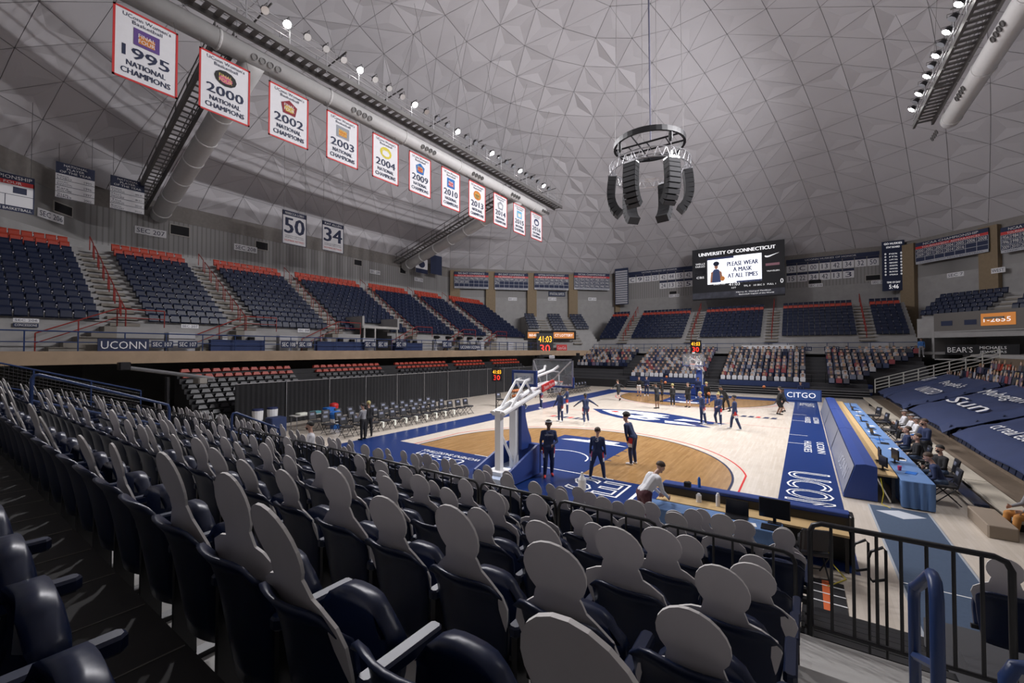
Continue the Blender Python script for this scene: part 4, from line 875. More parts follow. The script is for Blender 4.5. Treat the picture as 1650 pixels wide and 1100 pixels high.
for nm, u, v, w_, h_ in (('wall_near_left', 86, 340, 1.6, .8), ('wall_left', 273, 377, 1.5, .95), ('wall_left', 411, 401, 1.3, .9), ('wall_left', 570, 427, 1.2, .8), ('wall_left', 644, 440, 1.1, .8), ('wall_far', 1302, 459, 1.5, .7), ('wall_far', 1394, 453, 1.5, .75), ('wall_far', 1078, 475, 1.2, .6)):
    p = wall_px(nm, u, v, .06); o = thing('wall_vent', 'dark rectangular vent with pale frame on the upper wall', 'vent', p, 0, 'wall vents'); f = FR((0, 0, 0), WFR[nm][0].X, (0, 0, 1)); m = MB(); slab(m, f, 0, 0, w_, h_, .06); m.build('frame', mat('vent_frame', (.4, .38, .35), .7), o); m = MB(); rect(m, f, .08, .08, w_-.16, h_-.16, .01); m.build('louvre', BLKM, o)
# ================================================================== LEFT CONCOURSE
RAILB2 = RAILB
def pipe_rail(name, label, pts, h, m, group=None, posts=True, mids=(.5,)):
    o = thing(name, label, 'rail', (0, 0, 0), 0, group); U = Vector((0, 0, 1)); pts = [Vector(p) for p in pts]
    MB().tube([p+U*h for p in pts], .035, 6).build('hand_rail', m, o)
    for q in mids: MB().tube([p+U*h*q for p in pts], .025, 5).build('middle_rail', m, o)
    if posts:
        for a, b in zip(pts[:-1], pts[1:]):
            n = max(1, round((b-a).length/1.8))
            for k in range(n+1): p = a.lerp(b, k/n); MB().tube([p, p+U*h], .03, 5).build('post', m, o)
    return o
pipe_rail('concourse_railing', 'blue pipe railing along the left concourse beam', [(-21.55, -30, 4.2), (-21.55, 21.5, 4.2)], 1.05, RAILB)
for i, a in enumerate(LA):      # red stair rails and side stairs of each aisle
    side = 'aisle %d counted from the sloping duct wall end' % (i+1)
    o = thing('aisle_rail', 'red stepped handrail up the %s upper aisle on left side' % ['first', 'second', 'third', 'fourth', 'fifth', 'sixth'][i], 'rail', group='red aisle rails')
    for k in range(0, 14, 2):
        x = -23.2-k*.62-.3; zz = 5.65+k*.405; MB().tube([(x, a, zz), (x, a, zz+.95), (x-.95, a, zz+.95+.63), (x-.95, a, zz+.65)], .035, 5).build('loop', RAILR, o)
    s = thing('side_stair', 'concrete side stair below the %s upper aisle on left side' % ['first', 'second', 'third', 'fourth', 'fifth', 'sixth'][i], 'stairs', group='side stairs')
    for k in range(5): MB().box(-23.2, -22.2, a-.65-(k+1)*.5, a-.65-k*.5, 4.2, 5.6-k*.28).build('step', CONCD, s)
    MB().box(-23.2, -22.2, a-.65, a+1.4, 4.2, 5.62).build('landing', CONC, s)
    pipe_rail('stair_rail', 'red sloping pipe rail beside the %s side stair' % ['first', 'second', 'third', 'fourth', 'fifth', 'sixth'][i], [(-22.2, a-3.6, 4.2), (-22.2, a-.65, 5.62), (-22.2, a+1.4, 5.62)], .95, RAILR, 'red stair rails')
    d = thing('access_door', 'pale grey door under the landing of the %s side stair' % ['first', 'second', 'third', 'fourth', 'fifth', 'sixth'][i], 'door', (-22.17, a+1.6, 4.2), 0, 'pale doors'); MB().box(-.9, .03, 0, 1.3, 0, 1.15).build('leaf', mat('pale_door', (.45, .45, .47), .6), d); MB().box(.03, .06, 1.1, 1.2, .5, .6).build('handle', GREYM, d)
def wsign(t, u0, u1, v, vt, label, base, ink, x=-21.48):
    A = onx(u0, v, x); B = onx(u1, v, x); Tt = onx(u0, vt, x); return sign(t, A, (0, 1, 0), B.y-A.y, Tt.z-A.z, label, base, ink, 'rail_banner', 'sign')
wsign('UCONN', 157, 240, 566, 545, 'navy rail banner with large white team lettering beside the 107 signs', NAVYB, LETW)
for t, u0, u1 in (('SEC 107', 244, 279), ('SEC 107', 287, 318), ('SEC 108', 453, 477), ('SEC 108', 481, 503), ('SEC 108', 588, 606), ('SEC 109', 609, 625), ('SEC 109', 638, 655), ('SEC 110', 713, 728)):
    wsign(t, u0, u1, 560, 549, 'navy rail sign with white lettering %s on the left concourse railing' % t, NAVYB, LETW)['group'] = 'rail signs'
wsign('UCONN UCONN', 740, 775, 563, 555, 'navy rail banner with doubled white lettering near the corner', NAVYB, LETW)
for t, u0, u1, v, lab in (('SEC 206', 21, 63, 518, 'white sign reading SEC 206 under the upper seats'), ('SEC 207', 292, 320, 528, 'white sign reading SEC 207 under the upper seats'), ('SEC 208', 480, 499, 535, 'white sign reading SEC 208 under the upper seats')): wsign(t, u0, u1, v, v-6, lab, WCLOTH, INK, -23.1)
wsign('CONCESSIONS', 21, 62, 526, 520, 'navy sign reading CONCESSIONS under the 206 sign', NAVYB, LETW, -23.1)
# blue equipment tables and cases on the concourse
for i, (u, w_) in enumerate(((338, 3.2), (510, 4.2), (635, 3.4))):
    p = onx(u, 561, -21.9); t = thing('concourse_counter', 'navy-skirted table standing on the left concourse behind the railing', 'table', (p.x, p.y, 4.2), 0, 'skirted tables'); MB().rbox(-.28, .1, 0, w_, .7, .78, .02).build('top', NAVY2, t); MB().box(-.25, .06, .03, w_-.03, 0, .7).build('skirt', NAVY2, t)
    for k in range(3): MB().rbox(-.25, .05, w_*(.2+.25*k), w_*(.2+.25*k)+.35, .78, 1.0+.1*(k % 2), .03).build('equipment_case', BLKM if k else GREYM, t)
m = MB().box(-23.4, -22.9, onx(765, 560, -23).y-3.0, onx(765, 560, -23).y, 4.2, 5.8)
pt = thing('entry_portal', 'dark concourse doorway framed by pale posts', 'doorway', (-22.5, onx(585, 556, -22.5).y, 4.2)); MB().box(-3.0, .1, 0, 3.6, 2.0, 2.06).build('passage_roof', CONC, pt)
for yy in (.0, 1.1, 3.5): MB().box(0, .12, yy, yy+.12, 0, 2.0).build('post', CONCL, pt)
MB().box(-.1, .15, -.1, 3.7, 2.0, 2.2).build('lintel', CONCL, pt); m = MB().box(-3.0, .1, -.15, .05, 2.0, 3.0).box(-3.0, .1, 3.6, 3.8, 2.0, 3.0); m.build('side_wall', CONC, pt)
# ------------------------------------------------------------------ curtain along the left bench side
CURT = mat('black_curtain', (.014, .014, .016), .9, var=.3)
y = -17.6; i = 0
while y < 13.5:
    L_ = 2.75; o = thing('curtain_panel', 'black pleated pipe-and-drape curtain panel behind the bench chairs', 'curtain', (-17.1, y, 0), 0, 'black drape panels')
    n = 44; vs = []; fs = []
    for sd in (0, .012):
        for zz in (.02, 1.3, 2.45):
            for k in range(n+1): vs.append((sd+.05*math.sin(k*1.45+i)*(1-.35*zz/2.45), L_*k/n, zz))
    W = n+1
    for q in range(2):
        for j in range(2):
            for k in range(n): f = (q*3*W+j*W+k, q*3*W+j*W+k+1, q*3*W+(j+1)*W+k+1, q*3*W+(j+1)*W+k); fs.append(f)
    MB().mesh(vs, fs).build('drape', CURT, o, smooth=True); MB().tube([(0, 0, 2.47), (0, L_, 2.47)], .025, 6).build('cross_pipe', STEEL, o); MB().tube([(.06, L_, 0), (.06, L_, 2.55)], .025, 6).box(-.1, .2, L_-.15, L_+.15, 0, .02).build('upright', STEEL, o)
    y += L_+.02; i += 1
# ------------------------------------------------------------------ folding bench chairs
CH = mat('chair_black', (.016, .016, .02), .45)
def folding_chair():
    o = thing('folding_chair', '', 'chair'); 
    MB().rbox(-.23, .23, -.22, .24, .42, .49, .035).build('seat', CH, o); M = Matrix.Translation((0, -.2, .47)) @ Matrix.Rotation(math.radians(12), 4, 'X')
    b = MB().rbox(-.21, .21, -.03, .03, .06, .44, .035, M).build('backrest', CH, o); MB().box(-.1, .1, .031, .034, .26, .36, M).build('back_mark', mat('chair_mark', (.2, .22, .3), .6), b)
    for s in (-1, 1):
        MB().tube([(s*.215, .24, .0), (s*.215, -.2, .45), (s*.215, -.27, .84)], .013, 6).build('leg', BLACK, o); MB().tube([(s*.2, -.26, .0), (s*.2, .16, .44)], .013, 6).build('leg', BLACK, o)
    MB().tube([(-.2, -.2, .06), (.2, -.2, .06)], .011, 5).build('stretcher', BLACK, o); MB().tube([(-.215, .18, .06), (.215, .18, .06)], .011, 5).build('stretcher', BLACK, o)
    o.scale = (1.12, 1.12, 1.12); return o
fc = folding_chair(); first = True
ORD = ['front', 'middle', 'back']
for r, (x, y0, n, dz) in enumerate(((-10.6, -15.2, 13, 0), (-12.0, -15.4, 12, .0), (-13.4, -15.4, 12, .0))):
    for k in range(n):
        c = fc if first else copy_tree(fc); first = False
        c.location = (x, y0+.78*k+.1*r, dz); c.rotation_euler = (0, 0, -math.pi/2+random.uniform(-.06, .06)); c['label'] = 'black folding chair in the %s row of team chairs' % ORD[r]; c['group'] = 'team chairs, %s row' % ORD[r]
for k in range(12):
    c = copy_tree(fc); c.location = (-10.6, 5.6+.72*k, 0); c.rotation_euler = (0, 0, -math.pi/2); c['label'] = 'black folding chair in the bench row past the ball rack'; c['group'] = 'far bench chairs'
c = copy_tree(fc); p = onz(806, 654); c.location = p; c.rotation_euler = (0, 0, -1.9); c['label'] = 'single brown-black folding chair beside the floor clock'; c['group'] = ''
TOW = mat('towel_white', (.75, .77, .68), .9)
for k in range(8):
    t = MB(); y = -13.6+.78*k*1.02
    t.rbox(-.1, .1, -.06, .06, .47, .50, .02); t.rbox(.1, .13, -.06, .06, .2, .50, .015)
    t.build('towel', TOW, None, (-10.6+.42, y+.28, 0) if 0 else (-10.35, y+.39, 0), 0, label='pale towel hung over the seat of a front-row team chair', cat='towel', group='towels on team chairs')
# coolers, bins, table left of the chairs
def bin_(u, v, col, label, r=.28, h=.75, lid=True):
    p = onz(u, v); o = thing('round_bin', label, 'bin', p); MB().lathe([(r*.85, 0), (r, h*.95), (r*1.05, h)], n=14).build('body', col, o, smooth=False)
    if lid: MB().lathe([(r*1.06, h), (r*.95, h+.1), (r*.4, h+.16)], n=14).build('lid', col, o)
    MB().lathe([(r*.95, h*.35), (r*.98, h*.7)], n=14).build('label_band', LETW, o).scale = (1.03, 1.03, 1)
    return o
BLUEB = mat('bright_blue', (.02, .14, .5), .4)
bin_(541, 690, BLUEB, 'bright blue drink barrel with white band beside the team chairs', .32, .8); bin_(538, 678, RED, 'red-topped drink cooler behind the blue barrel', .25, .95)
t = thing('side_table', 'long pale folding table before the black drapes', 'table', (-14.6, -15.6, 0)); MB().rbox(-.35, .35, -.2, 2.4, .72, .76, .02).build('top', CONCL, t)
for a, b in ((-.3, -.1), (.3, -.1), (-.3, 2.3), (.3, 2.3)): MB().tube([(a, b, 0), (a, b, .72)], .02, 6).build('leg', STEEL, t)
for k, (yy, c) in enumerate(((.1, TOW), (.9, mat('teal', (.1, .3, .35), .8)), (1.7, BLUEB))): MB().rbox(-.25, .25, 0, .55, 0, .1+.12*(k == 2), .03).build('towel_stack', c, None, (-14.6, -15.6+yy, .76), label='%s folded stack on the long side table' % ['white', 'teal', 'bright blue'][k], cat='stack', group='stacks on the side table')
for k in range(2):
    o = thing('drink_cooler', 'white round drink cooler before the black drapes', 'cooler', (-15.4, -17.2+.75*k, 0), 0, 'white coolers'); MB().lathe([(.24, 0), (.27, .62), (.27, .66)], (0, 0, .5), 14).build('barrel', WHITE, o); MB().lathe([(.28, 1.16), (.26, 1.24), (.1, 1.26)], n=14).build('lid', mat('lid_navy', (.02, .03, .1), .4), o); MB().box(-.25, .25, -.25, .25, 0, .5).build('stand', BLKM, o)
MB().rbox(-.35, .35, -.4, .4, 0, .8, .05).build('equipment_trunk', NAVY2, None, (-14.7, -16.6, 0), label='navy fabric equipment trunk beside the long side table', cat='trunk')
# ball rack with balls
o = thing('ball_rack', 'black ball rack beside the near left sideline apron', 'rack', (-9.9, -1.6, 0))
for zz in (.35, .72, 1.1): MB().tube([(-.15, 0, zz), (-.15, 1.4, zz)], .02, 6).build('shelf_rail', BLACK, o); MB().tube([(.15, 0, zz), (.15, 1.4, zz)], .02, 6).build('shelf_rail', BLACK, o)
for yy in (0, 1.4): MB().tube([(-.17, yy, 0), (-.17, yy, 1.3), (.17, yy, 1.3), (.17, yy, 0)], .022, 6).build('end_frame', BLACK, o)
BALL_ME = MB().ball((0, 0, 0), .12, 16, 10).data('basketball', BALL, True)
SEAMB = mat('ball_seam', (.02, .015, .01), .7)
SM = MB()
for ax in range(3): SM.tube([[(.1205*math.cos(a), .1205*math.sin(a), 0), (.1205*math.cos(a), 0, .1205*math.sin(a)), (0, .1205*math.cos(a), .1205*math.sin(a))][ax] for a in np.linspace(0, 2*math.pi, 17)[:-1]], .003, 4, closed=True)
SEAM_ME = SM.data('seam', SEAMB)
def ball(p, label, group): o = link('basketball', BALL_ME, None, p, 0, label, 'ball', group); link('seam', SEAM_ME, o); return o
for k in range(5): ball((-9.9, -1.45+.26*k, 1.1+.12), 'orange basketball on the top shelf of the ball rack', 'balls on the rack')
for k in range(4): ball((-9.9, -1.45+.3*k, .72+.12), 'orange basketball on the middle shelf of the ball rack', 'balls on the rack, middle')
# ================================================================== BASKETS
PADB = mat('pad_blue', (.02, .05, .22), .5); 
def basket(name, label, sgn):
    o = thing(name, label, 'basket', (0, sgn*14.325, 0), 0 if sgn < 0 else math.pi)
    m = MB(); m.box(-.62, .62, -3.0, -.85, .08, .3); m.build('base', mat('base_steel', (.35, .42, .55), .5), o)
    for s in (-1, 1):
        M = MB(); M.prism([(-3.0, .05), (-.85, .05), (-.85, 1.0), (-1.05, 1.05), (-2.9, .45)], (s*.62, 0, 0), (0, 1, 0), (0, 0, 1), .08); M.build('side_pad', PADB, o)
    MB().rbox(-.66, .66, -.95, -.72, .05, 1.05, .05).build('front_pad', PADB, o)
    prof = [(-.75, .9), (-.80, 1.2), (-1.0, 1.55), (-1.15, 2.0), (-1.2, 2.4), (-1.42, 2.4), (-1.42, .9)]
    MB().prism(prof, (0, 0, 0), (0, 1, 0), (0, 0, 1), .5).build('mast_pad', PADB, o)
    MB().box(-.13, .13, -1.62, -1.43, .3, 2.55).build('front_mast', WHITE, o); MB().box(-.11, .11, -2.48, -2.3, .3, 2.35).build('rear_mast', WHITE, o)
    MB().tube([(0, -2.3, 1.6), (0, -1.6, .5)], .05, 8).build('brace', WHITE, o); MB().box(-.3, .3, -2.7, -2.1, .3, .42).build('mast_foot', WHITE, o)
    for s in (-1, 1):
        MB().tube([(s*.2, -2.45, 2.25), (s*.2, .5, 2.98), (s*.16, 1.14, 3.02)], .085, 8).build('main_arm', WHITE, o)
        MB().tube([(s*.2, -2.0, 2.4), (s*.2, -1.1, 3.25), (s*.2, .9, 3.55), (s*.3, 1.15, 3.7)], .05, 8).build('upper_arm', WHITE, o)
        MB().tube([(s*.2, -1.1, 3.25), (s*.2, -.6, 2.72)], .045, 6).build('arm_strut', WHITE, o)
        MB().tube([(s*.15, .6, 3.0), (s*.85, 1.15, 3.9)], .03, 6).build('board_brace', STEEL, o)
    MB().tube([(-.2, -1.1, 3.25), (.2, -1.1, 3.25)], .045, 6).tube([(-.2, -.3, 2.8), (.2, -.3, 2.8)], .045, 6).build('cross_tie', WHITE, o)
    # backboard
    yb = 1.22; bb = MB().box(-.9, .9, yb-.012, yb+.012, 2.92, 3.96).build('glass', GLASS, o, label='clear glass backboard')
    m = MB()
    for (x0, x1, z0, z1) in ((-.915, .915, 3.93, 3.98), (-.915, .915, 2.9, 2.95), (-.915, -.865, 2.9, 3.98), (.865, .915, 2.9, 3.98)): m.box(x0, x1, yb-.03, yb+.03, z0, z1)
    m.build('board_frame', STEEL, bb)
    m = MB()
    for (x0, x1, z0, z1) in ((-.305, .305, 3.46, 3.51), (-.305, .305, 3.05, 3.09), (-.305, -.255, 3.05, 3.51), (.255, .305, 3.05, 3.51)): m.box(x0, x1, yb+.013, yb+.018, z0, z1)
    m.build('target_square', WHITE, bb)
    m = MB().rbox(-.94, .94, yb-.05, yb+.05, 2.86, 2.93, .02).rbox(-.95, -.90, yb-.05, yb+.05, 2.86, 3.28, .02).rbox(.90, .95, yb-.05, yb+.05, 2.86, 3.28, .02); m.build('edge_pad', PADB, bb)
    rc = (0, yb+.38, 3.05); MB().tube([(.23*math.cos(a), rc[1]+.23*math.sin(a), 3.05) for a in np.linspace(0, 2*math.pi, 21)[:-1]], .012, 6, closed=True).box(-.08, .08, yb, yb+.16, 3.0, 3.06).build('rim', mat('rim_orange', (.6, .1, .03), .4), o)
    m = MB()
    for k in range(12):
        a0 = 2*math.pi*k/12
        for sg in (1, -1): m.tube([(r*math.cos(a0+sg*t), rc[1]+r*math.sin(a0+sg*t), zz) for r, t, zz in ((.225, 0, 3.05), (.18, .26, 2.9), (.14, .52, 2.75), (.13, .78, 2.6))], .006, 4)
    m.build('net', WHITE, o)
    MB().rbox(-.12, .12, yb-.08, yb-.03, 4.0, 4.12, .02).build('goal_light', WHITE, o)
    return o
b1 = basket('basketball_goal', 'near basketball goal with white arm and blue padded base', -1); b2 = basket('basketball_goal', 'far basketball goal before the cut-out crowd', 1)
f = FR((-.62, -.75, 3.02), (1, 0, 0), (0, 0, 1)); m = MB(); slab(m, f, 0, 0, 1.05, .58, .1); p = m.build('sign_box', PADB, b1); m = MB(); rect(m, f, .1, .1, .85, .38, .01); m.build('sign_face', SIGNGREY, p); m = MB(); put_text(m, 'CITGO', f, .36, .17, .55, .2, .02); m.mesh([f.p(x, y, .02) for x, y in ((.14, .15), (.32, .15), (.23, .42))], [(0, 1, 2)]); m.build('sign_lettering', mat('citgo_grey', (.2, .24, .32), .6), p)
f = FR((.30, -.55, 2.75), (0, 1, 0), (0, .2, 1)); f = FR((.32, -.1, 2.78), (0, 1, .2), (0, -.2, 1)); m = MB(); slab(m, f, 0, 0, .95, .26, .04); p = m.build('red_sign', RED, b1); m = MB(); put_text(m, 'State Farm', f, .1, .07, .75, .13, .02); m.build('sign_lettering', LETW, p)
def shot_clock(parent, f, s=1.0, two=True):
    m = MB(); slab(m, f, 0, 0, 1.0*s, 1.25*s, .12*s); b = m.build('housing', BLACK, parent); m = MB(); put_text(m, '41:03', f, .1*s, .72*s, .8*s, .36*s, .02); m.build('clock_digits', AMBER, b); m = MB(); put_text(m, '30', f, .2*s, .12*s, .6*s, .46*s, .02); m.build('shot_digits', REDL, b)
shot_clock(b2, FR((.55, -.2, 4.05), (-1, 0, 0), (0, 0, 1)), .95)
# floor clock on a stand and corner clock
p = onz(814, 668); o = thing('floor_clock', 'black digital clock on a tall stand behind the near goal', 'clock', (p.x-1.2, p.y+.6, 0)); MB().tube([(0, 0, 0), (0, 0, 2.6)], .04, 8).box(-.3, .3, -.3, .3, 0, .05).build('stand', BLACK, o); shot_clock(o, FR((-.3, -.12, 2.15), (.8, .55, 0), (0, 0, 1)), .72)
A = onp(865, 571, (-18.4, 25.5, 0), np.array((.716, -.698, 0))); o = thing('corner_clock', 'large digital clock reading 41:03 and 30 on the corner concourse front', 'clock', A); shot_clock(o, FR((0, 0, 0), (.698, .716, 0), (0, 0, 1)), 2.35)
MB().box(-.2, 2.0, -.6, .3, -.3, -.02, FR((0, 0, 0), (.698, .716, 0), (0, 0, 1)).M() @ Matrix.Rotation(-math.pi/2, 4, 'X')).build('mount', BLACK, o)
f0 = FR(onp(848, 547, (-18.6, 25.9, 0), np.array((.716, -.698, 0))), (.698, .716, 0), (0, 0, 1))
o, f = board('ribbon_display', 'black ribbon display with orange panels in the far left corner', 'display', f0, 7.2, 1.25, BLKM); 
for k, (x, w_, t) in enumerate(((.2, 1.6, '860-486'), (3.9, 3.0, 'CT LOTTERY'))): m = MB(); rect(m, f, x, .2, w_, .85, .02); q = m.build('orange_panel', ORANGE_L, o); m = MB(); put_text(m, t, f, x+.2, .45, w_-.4, .35, .04); m.build('panel_lettering', LETGLOW, q)
f0 = FR(onp(897, 566, (-18.5, 25.7, 0), np.array((.716, -.698, 0))), (.698, .716, 0), (0, 0, 1)); o, f = board('drink_sign', 'small red sign with white script under the corner ribbon display', 'sign', f0, 1.5, .95, RED); m = MB(); put_text(m, 'Coca-Cola', f, .15, .3, 1.2, .4); m.build('lettering', LETW, o)
# far-right ribbon
nR = np.array(WFR['wall_far_right'][2]); PR = (18.2, 29.0, 0)
A = onp(1505, 534, PR, nR); B = onp(1700, 514, PR, nR); fx = WFR['wall_far_right'][0].X; w_ = (Vector((B.x, B.y, 0))-Vector((A.x, A.y, 0))).length
o, f = board('ribbon_display', 'ribbon display with orange panels above the dark corner portal', 'display', FR(A, fx, (0, 0, 1)), w_, 1.7, mat('ribbon_grey', (.14, .13, .12), .6))
for x, ww, t in ((3.6, 2.3, '1-2655'), (8.6, 3, 'SLEWIS')): m = MB(); rect(m, f, x, .35, ww, 1.05, .02); q = m.build('orange_panel', ORANGE_L, o); m = MB(); put_text(m, t, f, x+.2, .65, ww-.5, .4, .04); m.build('panel_lettering', LETGLOW, q)
for x in (.6, 2.4): m = MB(); rect(m, f, x, .5, .9, .45, .02); m.build('small_logo_panel', NAVYB, o)
AP0 = A-Vector((0, 0, 2.6)); o = thing('corner_portal', 'dark open corner portal under the ribbon display', 'portal', AP0); f = FR((0, 0, 0), fx, (0, 0, 1)); Mf = f.M()
for nm_, bx_ in (('back_wall', (0, w_, 0, 2.6, -5.2, -5.0)), ('passage_floor', (0, w_, -.12, 0, -5.0, 0)), ('passage_roof', (0, w_, 2.5, 2.6, -5.0, 0)), ('side_wall', (-.2, 0, 0, 2.6, -5.0, 0)), ('side_wall', (w_, w_+.2, 0, 2.6, -5.0, 0))): MB().box(*bx_, Mf).build(nm_, CONC, o)
f0 = FR(onp(1523, 571, PR, nR), fx, (0, 0, 1)); o, f = board('sponsor_sign', 'black sponsor sign with white lettering in the dark corner', 'sign', f0, 5.2, .9, BLKM); m = MB(); put_text(m, "BEAR'S", f, .2, .2, 1.9, .5); put_text(m, 'MICHAELS', f, 2.6, .5, 1.8, .25); put_text(m, 'JEWELERS', f, 2.6, .12, 1.8, .25); m.build('lettering', LETW, o)
# far concourse rail, signs, ALL-STARS banner, red aisle rails
pipe_rail('far_railing', 'dark blue pipe railing behind the top row of far stand', [(-16.5, 28.75, 4.1), (17.5, 28.75, 4.1)], 1.0, RAILB)
A = ony(1195, 568, 28.7); B = ony(1279, 558, 28.7); o, f = board('all_stars_banner', 'white banner reading ALL-STARS on the far railing', 'banner', FR(A, (1, 0, 0), (0, 0, 1)), B.x-A.x, .85, WCLOTH); m = MB(); w_ = B.x-A.x; put_text(m, 'ALL-STARS', f, w_*.22, .22, w_*.56, .42); m.build('lettering', INK, o)
for t, u in (('114', 1137), ('115', 1183), ('116', 1285), ('117', 1328), ('117', 1460)): A = ony(u, 565, 28.68); sign('SEC '+t, A, (1, 0, 0), 1.3, .45, 'dark rail sign reading SEC %s on the far railing' % t, NAVYB, LETW, group='far rail signs')
for i, a in enumerate(FA):
    o = thing('aisle_rail', 'red stepped handrail up the %s far upper aisle' % ['first', 'second', 'third', 'fourth'][i], 'rail', group='far red aisle rails')
    for k in range(0, 11, 2): yy = 29.6+k*.56+.3; zz = 5.6+k*.375; MB().tube([(a, yy, zz), (a, yy, zz+1.0), (a, yy+.9, zz+1.6), (a, yy+.9, zz+.6)], .045, 5).build('loop', RAILR, o)
    MB().box(-.8, .8, -.05, 0, 0, 1.0).build('access_door', mat('pale_door', (.45, .45, .47), .6), None, (a+.9, 29.55, 4.15), label='pale panel door at the foot of the %s far aisle' % ['first', 'second', 'third', 'fourth'][i], cat='door', group='far pale doors')
# barred aisle gates of the far stand
for i, x in enumerate((-9.2, .3, 9.4)):
    rail_panel('aisle_barrier', x-.55, x+.55, 22.0, 1.2, 2.25, 9, BLACK, 'black barred barrier in a far stand aisle', .025, 'far aisle barriers')
# ramp rail at end of right stand, right tarps
o = thing('ramp_railing', 'pale metal railing of four bars sloping up the far end of right stand', 'rail'); A = ony(1410, 611, 19.7); B = ony(1611, 563, 19.7)
for k in range(4): d = Vector((0, 0, -.27*k)); MB().tube([A+d, B+d], .04, 6).build('bar', mat('pale_rail', (.5, .5, .46), .4), o)
for k in range(9): p = A.lerp(B, k/8); MB().tube([p, p-Vector((0, 0, 1.15))], .045, 6).build('post', mat('pale_rail', (.5, .5, .46), .4), o)
TARP = mat('tarp_navy', (.022, .036, .10), .6, var=.2, vscale=1.2, bump=.25)
TT = [(15.4, 19.0, 'first', ('WEBSTER',)), (7.7, 14.4, 'second', ('People\'s', 'UNITED')), (-1.4, 6.5, 'third', ('Mohegan', 'Sun')), (-10.4, -2.4, 'fourth', ('SIMPLY', 'Real Estate Services', 'ct real estate.com'))]
for (y0, y1, nm, tx) in TT:
    o = thing('seat_tarp', 'navy tarpaulin over lower right seats, %s from the pale ramp railing' % nm, 'tarpaulin', (0, 0, 0)); xb = RS_X+.0; z0 = .98; sl = .363; Wd = 4.1; nx, ny = 10, 16; vs = []; fs = []
    for sd in (0, -.03):
        for i in range(nx+1):
            for j in range(ny+1):
                s = i/nx; zz = z0+sl*Wd*s+.03*math.sin(i*2.1+j*.7)-.035*math.sin(math.pi*j/ny)
                e = (.22 if j in (0, ny) else 0)+(.12 if i == 0 else 0); vs.append((xb+Wd*s-(.05 if i == 0 else 0), y0+(y1-y0)*j/ny, zz-e+sd))
    W = ny+1
    for q in range(2):
        for i in range(nx):
            for j in range(ny): a = q*(nx+1)*W+i*W+j; f = (a, a+W, a+W+1, a+1); fs.append(f if q == 0 else f[::-1])
    MB().mesh(vs, fs).build('sheet', TARP, o, smooth=True)
    d = Vector((1, 0, sl)).normalized(); f = FR((xb+Wd*.98, y1-.6, z0+sl*Wd*.98), (0, -1, 0), d); f = FR((xb+.1, y1-.5, z0+.04), (0, -1, 0), d)
    m = MB(); L_ = y1-y0-1.0; n = len(tx)
    for k, t in enumerate(tx):
        hh = {1: .8, 2: .75, 3: .5}[n]; put_text(m, t, f, L_*.08+.2*k, Wd*(.62-.3*k) if n < 3 else Wd*(.72-.27*k), L_*(.8 if n > 1 else .6), hh, .075)
    m.build('lettering', LETW, o)
m = thing('bench_platform', 'long pale bench platform between the tables and tarped seats', 'platform', (0, 0, 0))
for k in range(8): y0 = -13+k*3.9; MB().box(12.35, 12.85, y0, y0+3.86, .26, .34).build('top_plank', mat('plank_pale', (.40, .36, .29), .7, var=.12), m); MB().box(12.38, 12.82, y0+.3, y0+.45, 0, .26).build('support', BLKM, m)
for k in range(4): y0 = -11.5+k*5.2; MB().box(12.02, 12.3, y0, y0+3.4, .16, .22).build('navy_bench_seat', NAVY, m)
for i, y0 in enumerate((-13.6, -3.5, 5)): MB().rbox(11.75, 12.25, y0, y0+1.5, 0, .3, .03).build('wooden_step', mat('step_brown', (.25, .2, .15), .7), None, label='low pale wooden step box along the bench platform', cat='step', group='step boxes')
# ================================================================== SCORER TABLES
o = thing('scorers_table', 'long blue padded courtside table with sloping grey display front', 'table'); ya, yb_ = -12.1, 9.0
prof = [(9.2, .02), (9.98, .02), (9.98, 1.0), (9.72, 1.04), (9.5, 1.0)]
n3 = 3
for k in range(n3):
    a = ya+(yb_-ya)*k/n3+.02; b = ya+(yb_-ya)*(k+1)/n3-.02
    MB().prism(prof, (0, (a+b)/2, 0), (1, 0, 0), (0, 0, 1), b-a).build('padded_unit', PADB, o)
    d = Vector((.3, 0, .98)).normalized(); f = FR((9.2, b, .05), (0, -1, 0), d); MB().mesh([f.p(.05, .05, -.012+.02*0+.014), f.p(b-a-.05, .05, .014), f.p(b-a-.05, .95, .014), f.p(.05, .95, .014)], [(3, 2, 1, 0), (0, 1, 2, 3)]).build('display_face', mat('led_grey', (.20, .21, .25), .35, emit=.12), o)
f = FR((9.2, ya+5.2, .05), (0, -1, 0), Vector((.3, 0, .98)));
m = MB(); f = FR((9.2, ya+3.6, .05), (0, -1, 0), (.3, 0, .98)); f.N = Vector((-1, 0, .3)).normalized(); put_text(m, 'UCONN', f, .2, .3, 2.6, .4, .035); m.build('display_lettering', mat('led_pale', (.4, .42, .48), .4, emit=.15), o)
PLY = mat('ply_top', (.52, .36, .17), .5, var=.1)
MB().box(9.98, 10.42, ya+.1, yb_, .74, .79).build('work_top', PLY, o)
for k in range(6): yy = ya+.2+k*4.1; MB().box(10.3, 10.38, yy, yy+.08, 0, .74).build('leg', BLACK, o)
CLOTHB = mat('table_cloth_blue', (.10, .19, .38), .8, var=.08)
